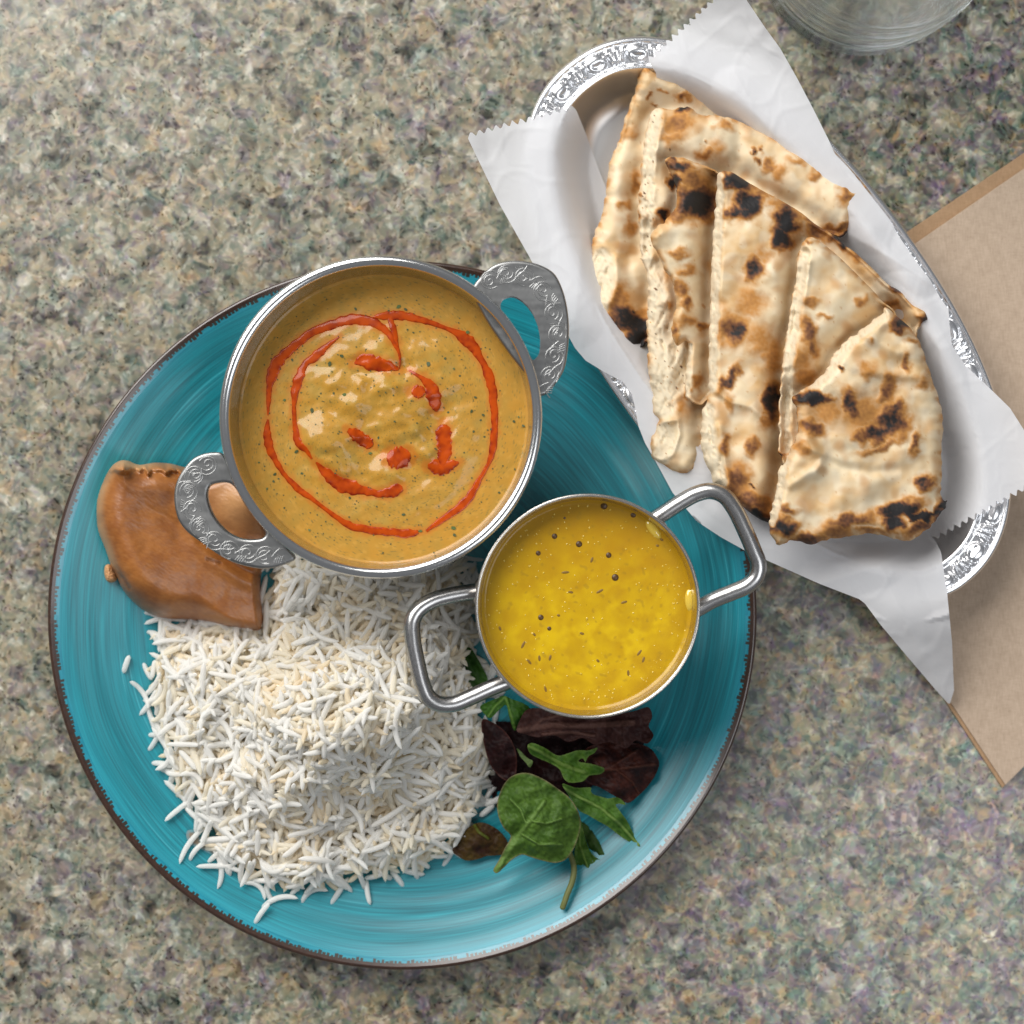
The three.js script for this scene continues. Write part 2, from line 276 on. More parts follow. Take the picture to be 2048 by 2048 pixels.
{
  const N = 1500, raw = [], c = Math.cos(TR.ang), s = Math.sin(TR.ang);
  for (let i = 0; i < N; i++) { const t = (i / N) * 2 * Math.PI, e = 2 / trayN(Math.cos(t), Math.sin(t)), u = TR.a * Math.sign(Math.cos(t)) * Math.abs(Math.cos(t)) ** e, v = TR.b * Math.sign(Math.sin(t)) * Math.abs(Math.sin(t)) ** e; raw.push([TR.x + u * c - v * s, TR.y + u * s + v * c]); }
  const cum = [0]; for (let i = 1; i <= N; i++) { const a = raw[i - 1], b = raw[i % N]; cum.push(cum[i - 1] + Math.hypot(a[0] - b[0], a[1] - b[1])); }
  const M = 1700, P = [], total = cum[N]; let k = 0;
  for (let i = 0; i < M; i++) { const L = (i / M) * total; while (cum[k + 1] < L) k++; const f = (L - cum[k]) / (cum[k + 1] - cum[k]), a = raw[k], b = raw[(k + 1) % N]; P.push([mix(a[0], b[0], f), mix(a[1], b[1], f)]); }
  const nor = P.map((_, i) => { let tx = 0, ty = 0; for (let w = 1; w <= 6; w++) { const a = P[(i - w + M) % M], b = P[(i + w) % M]; tx += b[0] - a[0]; ty += b[1] - a[1]; } const l = Math.hypot(tx, ty); return [-ty / l, tx / l]; });
  const per = total / Math.round(total / 100);
  const relief = (i, w) => {                                  // leaves, fingers and beads hammered into the rim
    const L = (i / M) * total, u = (L / per) % 1, edge = sst(0, 0.1, w) * (1 - sst(0.9, 1, w)); let h = 0;
    const e = Math.hypot((u - 0.27 - 0.06 * (w - 0.5)) / 0.25, (w - 0.5) / 0.46);
    h = Math.max(h, 0.0016 * Math.sqrt(Math.max(0, 1 - e * e)) - 0.0010 * sst(0.2, 0.62, 1 - e) * sst(0.35, 0.7, w));
    for (const [q, sl, len] of [[0.62, 0.12, 0.42], [0.77, 0.0, 0.48], [0.92, -0.12, 0.42]]) {
      const d = (u - q - sl * (w - 0.5)) / 0.058, f = 1 - Math.abs(w - 0.5) / len; if (f > 0) h = Math.max(h, 0.0014 * Math.sqrt(Math.max(0, 1 - d * d)) * Math.min(1, f * 2.4));
    }
    return h * edge;
  };
  const rows = [];
  const add = (o, y, f) => rows.push([o, y, f]);
  add(3, 0.0225); add(0, 0.0238); add(1.5, 0.0252); add(5, 0.0260); add(9, 0.0258); add(12, 0.0252);
  for (let q = 0; q <= 16; q++) { const w = q / 16; add(13 + w * 40, 0.0250 - 0.0012 * w, (i) => relief(i, w)); }
  add(55, 0.0240); add(58, 0.0250); add(61, 0.0254); add(64, 0.0250);
  const rimRows = rows.length;
  add(67, 0.0243); add(72, 0.0225); add(80, 0.0192); add(92, 0.0145); add(104, 0.0105); add(116, 0.0082); add(130, 0.0068); add(145, 0.0062);
  const build = (from, to, fill) => {
    const pos = [], idx = [];
    for (let j = from; j < to; j++) for (let i = 0; i < M; i++) { const [o, y, f] = rows[j], h = y + (f ? f(i) : 0), p = at(P[i][0] + nor[i][0] * o, P[i][1] + nor[i][1] * o, h); pos.push(p.x, h, p.z); }
    let R = to - from;
    if (fill) { for (const f of [0.8, 0.5, 0.2, 0.02]) { for (let i = 0; i < M; i++) { const o = rows[to - 1][0], p = at(mix(TR.x, P[i][0] + nor[i][0] * o, f), mix(TR.y, P[i][1] + nor[i][1] * o, f), 0.006); pos.push(p.x, 0.006, p.z); } R++; } }
    for (let j = 0; j < R - 1; j++) for (let i = 0; i < M; i++) { const a = j * M + i, b = j * M + (i + 1) % M; idx.push(a, b, a + M, b, b + M, a + M); }
    const g = new THREE.BufferGeometry(); g.setAttribute('position', new THREE.Float32BufferAttribute(pos, 3)); g.setIndex(idx); g.computeVertexNormals(); return g;
  };
  const silver = std({ color: lin(0.93, 0.93, 0.94), metalness: 1, roughness: 0.27 });
  const t = thing('serving_tray', at(TR.x, TR.y, 0), 'oval silver serving tray with embossed leaf rim holding the bread', 'tray');
  part(t, 'embossed_rim', build(0, rimRows, false), silver).userData.label = 'bright rim embossed with leaves and scrolls';
  part(t, 'basin', build(rimRows - 1, rows.length, true), std({ color: lin(0.80, 0.78, 0.76), metalness: 1, roughness: 0.38 }));
}

// ---------------------------------------------------------------- tissue paper in the tray
{
  const tissue = phys({ color: lin(0.83, 0.83, 0.845), roughness: 0.97, transmission: 0.34, thickness: 0, side: THREE.DoubleSide });
  const saw = (a, b, n, amp, out) => { const r = [], dx = b[0] - a[0], dy = b[1] - a[1], l = Math.hypot(dx, dy), nx = (dy / l) * out, ny = (-dx / l) * out; for (let i = 0; i < n; i++) { r.push([a[0] + dx * (i / n), a[1] + dy * (i / n)], [a[0] + dx * ((i + 0.5) / n) + nx * amp, a[1] + dy * ((i + 0.5) / n) + ny * amp]); } r.push(b); return r; };
  const bed = (px, py) => { const d = trayIn(px, py); return d > 0 ? 0.0284 - 0.0208 * sst(48, 150, d) + 0.0012 * Math.sin(Math.min(1, Math.max(0, d - 55) / 90) * Math.PI) : 0.0284; };
  const crinkle = (x, y) => 0.0013 * Math.max(0, 0.16 - Math.abs(n2(x * 0.0065 + 0.002 * y, y * 0.0055 + 31))) + 0.0010 * Math.max(0, 0.12 - Math.abs(m2(x * 0.013 - 8, y * 0.011))) + 0.0006 * Math.max(0, 0.1 - Math.abs(n2(x * 0.03, y * 0.028 + 70)));
  const crease = (px, py, lines) => { let h = 0; for (const [l, w, a] of lines) { const d = lineDist(px, py, l); h += a * Math.max(0, 1 - d / w); } return h; };
  // first sheet: left flap, across under the bread, down to the hanging lower corner
  const A = [...saw([936, 277], [1152, 219], 13, 13, 1), ...[[1172, 268], [1190, 318], [1212, 376], [1235, 440]], [1400, 500], [1700, 900], [1857, 1064], [1872, 1084], [1882, 1104], [1894, 1183], [1904, 1284], [1908, 1381], [1899, 1410], [1870, 1378], [1812, 1310], [1760, 1248], [1730, 1207], [1718, 1198], [1640, 1168], [1532, 1120], [1499, 1106], [1441, 1074], [1393, 1042], [1345, 985], [1312, 924], [1290, 886], [1277, 853], [1270, 815], [1264, 789], [1245, 763], [1205, 742], [1171, 721], [1150, 696], [1139, 676], [1105, 600], [1060, 516], [1000, 410]];
  const topA = (x, y, d) => {
    const q = trayIn(x, y), out = Math.max(0, -q), soft = sst(-10, -70, q) + 0.35 * sst(60, 160, q);
    let h = bed(x, y);
    if (y > 900) h = mix(h, 0.0036, sst(0, 250, out)); else h += 0.006 * sst(0, 140, out);
    h += (0.0014 * fbm(x * 0.005 + 3, y * 0.005, 2) + 0.00012 * n2(x * 0.02, y * 0.02)) * (0.3 + soft) + crinkle(x, y);
    h += crease(x, y, [[[[1110, 300], [1165, 470], [1150, 640]], 60, 0.002], [[[1640, 1168], [1760, 1130], [1850, 1070]], 46, 0.002], [[[1760, 1130], [1800, 1220], [1890, 1390]], 60, 0.0022]]);
    return Math.max(h, q < 0 ? 0.0034 : 0.0082, q > -40 && q < 66 ? 0.0281 : 0);
  };
  single('tissue_sheet', slab(A, { step: 4, top: topA }), tissue, 'white tissue sheet with serrated left flap and pointed corner hanging over the tray', 'paper');
  // second sheet: tall flap at the top, lining the right wall, serrated end at the lower right
  const B = [...saw([1299, 126], [1486, -46], 16, 13, 1), [1472, -40], [1493, 0], [1530, 55], [1560, 96], [1594, 156], [1625, 215], [1656, 277], [1670, 308], [1701, 340], [1750, 402], [1780, 440], [1799, 474], [1828, 517], [1858, 556], [1882, 598], [1897, 618], [1899, 650], [1904, 690], [1930, 730], [1983, 780], [2020, 816], [2048, 860], [2075, 930], ...saw([2062, 962], [1866, 1072], 14, 13, 1), [1820, 1090], [1650, 1080], [1500, 900], [1420, 600], [1330, 300], [1312, 146]];
  const topB = (x, y, d) => {
    const q = trayIn(x, y), out = Math.max(0, -q), soft = sst(-10, -70, q) + 0.5 * sst(50, 150, q);
    let h = bed(x, y) + 0.0013;
    h += (0.0014 * fbm(x * 0.006 + 30, y * 0.006, 2) + 0.00012 * n2(x * 0.02, y * 0.02 + 9)) * (0.25 + soft) + crinkle(x + 300, y);
    h += 0.020 * sst(20, 220, out) * sst(420, 100, y) + 0.004 * sst(0, 150, out) * sst(700, 1000, y);
    h += crease(x, y, [[[[1700, 470], [1790, 520], [1850, 560]], 36, 0.0026], [[[1800, 590], [1880, 700], [1900, 860]], 50, 0.003], [[[1470, 180], [1600, 330], [1740, 460]], 50, 0.002]]);
    return Math.max(h, 0.0094, q > -30 && q < 62 ? 0.0292 : 0);
  };
  single('tissue_sheet', slab(B, { step: 4, top: topB }), tissue, 'white tissue sheet lining the right side of the tray with a tall top flap', 'paper');
}

// ---------------------------------------------------------------- naan pieces
const naanCrust = std({ vertexColors: true, roughness: 0.72 }), naanCrumb = std({ vertexColors: true, roughness: 0.92 });
function burnRamp(b, base) {
  if (b < 0.4) return mixc(base, [0.52, 0.235, 0.055], b / 0.4);
  if (b < 0.68) return mixc([0.52, 0.235, 0.055], [0.17, 0.062, 0.022], (b - 0.4) / 0.28);
  return mixc([0.17, 0.062, 0.022], [0.014, 0.012, 0.012], clamp((b - 0.68) / 0.2));
}
function naan(outline, o) {
  const poly = smoothLoop(outline, 7).map(([x, y]) => { const a = 3.4 * n2(x * 0.045 + o.seed, y * 0.045) + 0.9 * m2(x * 0.2, y * 0.2 + o.seed); return [x + a * 0.7, y + a * 0.6]; });
  const burn = (x, y) => {
    const wx = x + 8 * n2(x * 0.028 + o.seed, y * 0.028) + 2 * n2(x * 0.1, y * 0.1), wy = y + 8 * m2(x * 0.028, y * 0.028 + o.seed) + 2 * m2(x * 0.1, y * 0.1);
    let b = 0;
    for (const s of o.spots) { const dx = wx - s.x, dy = wy - s.y, u = (dx * s.c + dy * s.s) / s.rx, v = (-dx * s.s + dy * s.c) / s.ry, q = Math.sqrt(u * u + v * v); b = Math.max(b, s.dark * (1 - sst(0.2, 1.75, q)) * 1.08); }
    return b;
  };
  const crumbW = (x, y) => { let c = 0; for (const [l, w] of o.crumb || []) { const d = lineDist(x, y, l) + 3 * n2(x * 0.04, y * 0.04); c = Math.max(c, 1 - sst(w * 0.6, w * 1.1, d)); } return c; };
  const sx = o.seed * 13.7;
  const relief = (x, y, b, c) => {
    let h = 0.0026 * fbm(x * 0.0075 + sx, y * 0.0075, 2) + 0.00013 * n2(x * 0.035 + sx, y * 0.035) + 0.00003 * n2(x * 0.17, y * 0.17);
   
    h += 0.0007 * sst(0.05, 0.8, b) + (b > 0.6 ? 0.00016 * n2(x * 0.2, y * 0.2) : 0);
    if (c > 0) { const pore = sst(0.3, 0.8, n2(x * 0.1 + sx, y * 0.05)) * 0.0005 + 0.00005 * n2(x * 0.25, y * 0.25) + sst(0.3, 0.8, m2(x * 0.05, y * 0.025 + sx)) * 0.0010; h -= c * (pore + 0.0006); }
    for (const [l, w, a] of o.folds || []) { const d = lineDist(x, y, l); h += a * Math.exp(-(d * d) / (w * w)); }
    for (const [k, w, a] of o.beneath || []) { const d = Math.max(0, -signed(outlines[k], x, y)); h -= a * Math.exp(-(d * d) / (w * w)); }
    return h;
  };
  const plane = (x, y) => o.y + o.gx * (x - o.px) + o.gy * (y - o.py);
  const th = o.t ?? 0.0085, ew = o.ew ?? 24;
  const cutDrop = (x, y) => { let s = 0; for (const [l, w, drop = 0.004] of o.crumb || []) { const d = lineDist(x, y, l) * (1 + 0.25 * n2(x * 0.03, y * 0.03)); s = Math.max(s, 0.6 * drop * (1 - sst(0, w * 1.2, d))); } return s; };
  const top = (x, y, d) => { const b = burn(x, y), c = crumbW(x, y), e = 1 - Math.min(1, d / ew); return plane(x, y) + th * (Math.sqrt(Math.max(0, 1 - e * e)) - 1) * 0.8 + relief(x, y, b, c) * sst(0, 10, d) - cutDrop(x, y); };
  const under = (x, y, d) => plane(x, y) - th - 0.002 + th * 0.5 * (1 - sst(0, 20, d)) - cutDrop(x, y);
  const color = (x, y, d) => {
    const f = fbm(x * 0.012 + sx, y * 0.012, 4), g = n2(x * 0.05 + sx, y * 0.05), c = crumbW(x, y);
    let base = mixc([0.82, 0.675, 0.45], [0.66, 0.40, 0.16], clamp(0.24 + (o.toast ?? 0) + 0.9 * fbm(x * 0.008 + sx, y * 0.008, 3) + 0.10 * g));
    base = mixc(base, [0.84, 0.74, 0.56], clamp(sst(0.05, 0.5, n2(x * 0.02 - sx, y * 0.02)) * 0.35));
    let b = Math.max(burn(x, y) * (1 + 0.12 * n2(x * 0.09, y * 0.09)), 0.24 * sst(0.2, 1.0, n2(x * 0.016 + 2 * sx, y * 0.016 + 5)), 0.30 * sst(0.78, 0.98, m2(x * 0.045 + sx, y * 0.035)));
    b = Math.max(b, 0.32 * (1 - sst(0, 16, d)) * (0.4 + 0.8 * sst(-0.2, 0.6, n2(x * 0.04, y * 0.04 + sx))));
    if (c > 0) { const hole = sst(0.3, 0.8, n2(x * 0.1 + sx, y * 0.05)); base = mixc(base, mixc([0.74, 0.63, 0.45], [0.60, 0.46, 0.29], hole * 0.6), c); b = mix(b, (o.specks ? 0.9 * sst(0.84, 0.9, m2(x * 0.07 + 4, y * 0.055)) : 0), c * 0.85); }
    return burnRamp(clamp(b), base);
  };
  const [crust, crumb] = slab(poly, { step: 2.6, top, under, color, pick: (x, y) => crumbW(x, y) > 0.5 });
  const c = at(o.px, o.py, Math.max(0.008, o.y - 0.01));
  const t = thing('naan_piece', c, o.label, 'naan');
  part(t, 'crust', crust, naanCrust);
  for (const g of pieces(crumb)) part(t, 'crumb', g, naanCrumb).userData.label = 'pale torn open crumb along the cut edge';
  return t;
}
const S3 = 3.019, S4 = 2.759, S5 = 3.116, SB = 2.476;
const outlines = [
  [...z3([[1110, 378], [1150, 392], [1200, 430], [1350, 490], [1480, 570], [1600, 640], [1730, 735], [1850, 850]]), [1560, 400], [1450, 560], ...z5([[700, 560], [545, 575], [520, 600], [470, 635], [430, 625], [370, 570], [320, 500], [270, 430], [235, 388], [200, 372], [172, 310], [165, 230]]), ...z3([[775, 1700], [795, 1540], [810, 1420], [845, 1320], [880, 1180], [890, 1060], [910, 960], [960, 850], [1000, 700], [1050, 580], [1075, 470], [1078, 405]])],
  [...z3([[1165, 662], [1210, 655], [1290, 658], [1340, 645], [1400, 655], [1440, 690], [1560, 700], [1680, 730], [1800, 790], [1932, 850]]), ...z4([[500, -10], [560, 22], [640, 70], [720, 112], [790, 160], [850, 196], [915, 207], [885, 290], [850, 370], [820, 450], [785, 482], [690, 470]]), [1620, 560], [1560, 700], [1470, 900], ...z5([[960, 1100], [900, 1280], [860, 1350], [800, 1390], [720, 1387], [640, 1342], [580, 1302], [562, 1230], [572, 1150], [610, 1060], [580, 1020], [570, 900], [558, 780], [545, 720], [550, 600], [540, 500], [545, 370], [550, 250], [543, 150], [525, 95], [498, 30]]), ...z3([[1095, 1570], [1088, 1500], [1085, 1400], [1080, 1300], [1075, 1180], [1090, 1100], [1095, 960], [1110, 860], [1130, 760]])],
  [...z3([[1240, 962], [1300, 948], [1370, 960], [1430, 985], [1560, 1040]]), [1500, 420], [1520, 560], [1500, 760], ...z5([[960, 900], [900, 960], [850, 960], [785, 915], [778, 830], [792, 720], [800, 620], [790, 570], [725, 592], [700, 520], [698, 455], [715, 400], [722, 310], [712, 240], [688, 170], [650, 120], [612, 20]]), ...z3([[1160, 1480], [1152, 1440], [1170, 1390], [1230, 1345], [1298, 1260], [1312, 1180], [1296, 1090]])],
  [...z3([[1562, 1036], [1585, 1045]]), ...z4([[125, 120], [175, 125], [250, 168], [330, 215], [420, 262], [500, 310], [560, 347], [640, 412], [720, 460], [790, 520], [850, 560], [900, 605], [970, 672], [1030, 735], [1110, 785], [1170, 850], [1248, 888], [1262, 930], [1220, 962], [1200, 1010]]), [1800, 800], [1700, 880], [1600, 1010], ...z5([[1420, 1640], [1310, 1700], [1210, 1655], [1130, 1592], [1060, 1530], [1000, 1475], [950, 1452], [945, 1395], [908, 1330], [885, 1230], [878, 1100], [892, 1000], [928, 905], [930, 800], [930, 600], [935, 400], [940, 200], [950, 10]]), ...z3([[1525, 1550], [1530, 1400], [1540, 1280], [1550, 1150]])],
  [...z4([[560, 518], [588, 486], [640, 490], [720, 550], [800, 620], [880, 700], [950, 770], [1010, 838], [1080, 900]]), [1790, 760], [1740, 900], [1640, 960], ...z4([[480, 1760], [450, 1692], [428, 1660], [438, 1600], [435, 1500], [440, 1350], [455, 1200], [470, 1050], [490, 950], [510, 800], [533, 700], [540, 600]])],
  [...z4([[1028, 872], [1080, 912], [1140, 962], [1168, 990], [1190, 1022], [1220, 1080], [1250, 1170], [1280, 1260], [1310, 1350], [1335, 1450], [1340, 1560], [1332, 1700], [1332, 1850]]), ...zB([[952, 130], [948, 220], [945, 300], [955, 345], [982, 350], [960, 395], [935, 430], [910, 462], [850, 512], [780, 548], [720, 540], [640, 518], [560, 514], [480, 530], [380, 545], [300, 566], [250, 552], [200, 548], [165, 562], [138, 572], [118, 540], [96, 505], [98, 440], [118, 340], [135, 260], [150, 170]]), ...z4([[455, 1740], [500, 1650], [540, 1560], [535, 1475], [536, 1420], [512, 1395], [508, 1372], [545, 1338], [600, 1300], [655, 1262], [700, 1210], [740, 1130], [800, 1060], [850, 1020], [930, 960], [1000, 905]])],
];
naan(outlines[0], {
  seed: 1, beneath: [[1, 36, 0.008]], label: 'rearmost naan piece with rolled open end charred underneath, beside left flap', px: 1270, py: 400, y: 0.0262, gx: -0.000006, gy: 0, t: 0.011, ew: 30, toast: 0.02,
  spots: [...spots(z3, S3, [[1220, 545, 28, 16, 0.45], [1345, 585, 42, 28, 0.62], [1060, 1100, 36, 60, 0.5], [990, 1240, 40, 28, 0.42], [1030, 1370, 40, 60, 0.45], [1650, 670, 60, 22, 0.5], [1140, 575, 14, 14, 0.6], [1180, 620, 16, 10, 0.6], [1010, 800, 60, 40, 0.34], [1110, 420, 40, 30, 0.38]]), ...spots(z5, S5, [[430, 440, 150, 85, 0.86, 0.5], [480, 560, 90, 90, 0.98], [370, 300, 55, 110, 0.5], [330, 440, 90, 40, 0.7, 0.6], [500, 480, 70, 80, 0.95], [470, 380, 20, 20, 0.95]])],
  crumb: [[z5([[255, 60], [262, 130], [262, 210], [245, 300], [232, 345]]), 27, 0.002]], folds: [[z5([[350, 60], [352, 190], [330, 290], [260, 372]]), 9, 0.002], [z5([[420, 60], [450, 240], [520, 330]]), 14, -0.0022]],
});
naan(outlines[1], {
  seed: 2, beneath: [[2, 16, 0.004], [3, 26, 0.007]], label: 'second naan piece with ragged hollow left side showing crumb, dark tip at top', px: 1330, py: 500, y: 0.0335, gx: -0.000008, gy: 0, t: 0.010, toast: -0.02, specks: true,
  spots: [...spots(z3, S3, [[1345, 662, 60, 26, 0.9], [1320, 740, 95, 75, 0.52], [1285, 830, 70, 50, 0.42], [1490, 930, 55, 40, 0.52], [1600, 760, 60, 36, 0.48], [1790, 905, 13, 13, 0.85], [1800, 960, 22, 26, 0.6], [1870, 1000, 40, 36, 0.5], [1282, 900, 13, 18, 0.92], [1108, 1185, 20, 26, 0.86], [1112, 1310, 34, 28, 0.9], [1240, 1300, 40, 44, 0.96], [1135, 735, 9, 22, 0.9], [1098, 930, 10, 24, 0.86], [1280, 1100, 30, 50, 0.9], [1495, 845, 10, 14, 0.7], [1560, 900, 60, 60, 0.36]]), ...spots(z4, S4, [[640, 140, 34, 30, 0.5], [800, 240, 36, 56, 0.58], [760, 440, 120, 36, 0.6, -0.25], [800, 478, 70, 26, 0.92, -0.5], [430, 130, 40, 60, 0.42], [530, 60, 60, 30, 0.4]]), ...spots(z5, S5, [[620, 170, 46, 50, 0.5], [640, 340, 40, 26, 0.72], [570, 550, 26, 40, 0.45], [760, 970, 60, 90, 0.36], [870, 830, 30, 60, 0.42], [800, 885, 34, 30, 0.5], [690, 960, 8, 10, 0.9], [605, 860, 6, 8, 0.9]])],
  crumb: [[z3([[1190, 680], [1165, 760], [1140, 900], [1135, 1100], [1125, 1300], [1110, 1500], [1130, 1600]]), 15, 0.003], [z5([[570, 120], [600, 280], [610, 420], [620, 580], [640, 720], [620, 860], [650, 980]]), 26, 0.003], [z5([[640, 1130], [665, 1200], [640, 1270]]), 22, 0.0015], [z5([[720, 640], [740, 760], [720, 850]]), 24, 0.004]],
  folds: [[z5([[580, 1300], [640, 1318], [700, 1270], [745, 1150], [735, 1060], [640, 1075]]), 5, 0.0016], [z3([[1700, 740], [1690, 850], [1670, 960]]), 14, -0.0016], [z3([[1230, 700], [1190, 860], [1170, 1020], [1155, 1230]]), 6, 0.0012]],
});
naan(outlines[2], {
  seed: 3, beneath: [[3, 30, 0.009]], label: 'narrow naan piece with broad black scorch at its pointed top, between neighbours', px: 1400, py: 430, y: 0.0385, gx: -0.00006, gy: -0.000004, t: 0.008, ew: 16, toast: 0.12,
  spots: [...spots(z3, S3, [[1440, 1220, 135, 105, 0.97], [1330, 1000, 100, 34, 0.8, 0.2], [1420, 1090, 130, 60, 0.55, 0.4], [1300, 1110, 36, 60, 0.95], [1300, 1290, 90, 50, 0.55], [1310, 1530, 60, 30, 0.5], [1270, 965, 40, 14, 0.7]]), ...spots(z5, S5, [[785, 135, 46, 38, 0.5], [750, 250, 40, 60, 0.55], [790, 330, 38, 50, 0.62], [790, 440, 70, 40, 0.48], [712, 490, 36, 46, 0.6], [880, 480, 40, 30, 0.6], [810, 880, 26, 30, 0.5], [860, 830, 30, 50, 0.5], [720, 540, 30, 40, 0.45]])],
  crumb: [[z5([[805, 600], [798, 720], [790, 830], [800, 900]]), 7, 0.0015]], folds: [[z3([[1560, 1300], [1440, 1380], [1300, 1390], [1180, 1410]]), 14, 0.0012]],
});
naan(outlines[3], {
  seed: 4, beneath: [[4, 26, 0.009], [5, 22, 0.008]], label: 'long middle naan piece with black blistered char along its top edge', px: 1440, py: 620, y: 0.0450, gx: -0.000024, gy: -0.000003, t: 0.010, toast: 0.12,
  spots: [...spots(z4, S4, [[205, 170, 100, 48, 1, 0.35], [265, 300, 75, 80, 1], [190, 345, 70, 40, 0.85], [450, 490, 55, 60, 1], [475, 390, 70, 95, 0.97], [430, 290, 70, 40, 0.42], [290, 655, 62, 55, 0.8], [180, 990, 92, 95, 0.62], [215, 990, 40, 60, 0.82], [160, 1265, 28, 95, 0.78, 0.6], [280, 840, 90, 80, 0.42], [140, 1625, 34, 56, 0.62], [285, 1635, 34, 50, 0.6], [200, 1820, 80, 90, 0.62], [400, 1150, 60, 120, 0.45], [395, 1390, 52, 125, 0.86], [640, 440, 80, 50, 0.62, 0.6], [770, 500, 52, 34, 0.92, 0.6], [600, 390, 60, 30, 0.55, 0.6], [1080, 760, 55, 22, 0.75, 0.7], [1240, 925, 42, 34, 0.75], [1060, 850, 40, 40, 0.5], [870, 580, 50, 30, 0.55, 0.6], [330, 240, 60, 40, 0.5], [350, 580, 60, 50, 0.34]]), ...spots(z5, S5, [[1180, 1560, 190, 60, 0.62, 0.3], [1230, 1670, 150, 60, 0.97, 0.4], [1240, 560, 80, 120, 0.38], [1190, 1470, 14, 10, 0.9], [1060, 950, 30, 60, 0.42]])],
  crumb: [[[...z3([[1558, 1060], [1562, 1200], [1552, 1400], [1545, 1550], [1535, 1720]]), ...z5([[955, 120], [962, 400], [945, 640], [945, 860]])], 13, 0.003], [z5([[905, 1010], [905, 1150], [930, 1280], [975, 1380], [985, 1440]]), 22, 0.0025]],
  folds: [[z5([[960, 870], [1080, 950], [1200, 980], [1290, 1060]]), 8, 0.002], [z5([[1000, 1100], [1020, 1250], [1040, 1400], [1055, 1500]]), 8, 0.0016], [z4([[400, 640], [440, 760], [440, 900]]), 16, 0.0018]],
});
naan(outlines[4], {
  seed: 5, beneath: [[5, 30, 0.008]], label: 'plain pale triangular naan piece second from the front, half covered', px: 1640, py: 640, y: 0.0478, gx: -0.000042, gy: -0.000006, t: 0.009, toast: 0.0,
  spots: spots(z4, S4, [[600, 840, 50, 26, 0.5], [600, 1000, 44, 85, 0.66, -0.4], [897, 830, 30, 34, 0.5], [620, 1090, 46, 50, 0.6], [690, 920, 40, 16, 0.42], [550, 572, 14, 16, 0.95], [543, 785, 12, 20, 0.9], [450, 1665, 36, 26, 0.75], [560, 1150, 60, 80, 0.42], [580, 1260, 60, 60, 0.45], [600, 500, 30, 14, 0.55], [470, 1060, 8, 30, 0.5], [740, 560, 30, 20, 0.3]]),
  crumb: [[z4([[572, 570], [560, 700], [535, 830], [512, 980], [495, 1100], [480, 1250], [470, 1400], [465, 1550], [470, 1650]]), 13, 0.0045]], folds: [[z4([[600, 620], [580, 740], [570, 830]]), 7, 0.001]],
});
naan(outlines[5], {
  seed: 6, label: 'front naan piece on top of the pile, blistered brown with charred lower corner', px: 1700, py: 850, y: 0.0492, gx: -0.00005, gy: -0.00001, t: 0.011, ew: 26, toast: 0.02,
  spots: [...spots(z4, S4, [[610, 1368, 115, 36, 1, 0.05], [560, 1375, 50, 34, 0.95], [830, 1390, 46, 95, 0.78, -0.5], [1060, 1500, 95, 95, 0.82], [1080, 1450, 40, 70, 0.8], [970, 1560, 95, 55, 0.82, -0.3], [1040, 1320, 50, 95, 0.62, 0.3], [930, 1222, 60, 46, 0.45], [1140, 1180, 22, 60, 0.6], [1225, 1292, 44, 36, 0.5, -0.4], [620, 1530, 80, 46, 0.68, 0.3], [1118, 955, 66, 44, 0.86, 0.5], [1100, 985, 50, 26, 0.7], [1240, 1840, 50, 46, 0.78], [1190, 1610, 30, 75, 0.62, 0.3], [900, 1580, 60, 40, 0.6], [940, 1060, 22, 26, 0.42], [560, 1640, 40, 46, 0.48], [1000, 1640, 120, 22, 0.55, -0.3], [780, 1195, 18, 16, 0.9], [1175, 1050, 40, 24, 0.5], [700, 1440, 120, 80, 0.4], [900, 1450, 150, 120, 0.42]]), ...spots(zB, SB, [[160, 480, 85, 46, 0.84], [170, 400, 60, 24, 0.62], [490, 450, 130, 36, 0.66, -0.2], [740, 395, 110, 46, 1, -0.2], [715, 465, 48, 50, 1], [850, 425, 110, 20, 1, 0.08], [840, 480, 90, 40, 0.68, -0.4], [290, 545, 95, 32, 0.72], [965, 365, 26, 24, 1], [940, 420, 24, 60, 0.95], [830, 360, 50, 40, 0.5], [600, 500, 90, 20, 0.5], [420, 500, 100, 40, 0.55]])],
  crumb: [[z4([[1010, 905], [930, 975], [850, 1040], [800, 1085], [750, 1150], [715, 1215], [640, 1290]]), 13, 0.0035], [zB([[170, 120], [150, 240], [135, 340], [112, 450]]), 12, 0.003]],
  folds: [[z4([[1040, 1010], [1100, 1060], [1190, 1080]]), 18, -0.0025], [z4([[900, 1010], [950, 1040], [1100, 1110], [1180, 1100]]), 14, 0.0022], [z4([[800, 1170], [950, 1230], [1100, 1240], [1230, 1260]]), 12, 0.0015], [z4([[660, 1700], [780, 1750], [960, 1780], [1080, 1760]]), 10, -0.0014], [z4([[560, 1560], [660, 1690], [670, 1740], [500, 1850]]), 10, 0.0018], [zB([[330, 220], [360, 130], [240, 60]]), 8, 0.0014]],
});

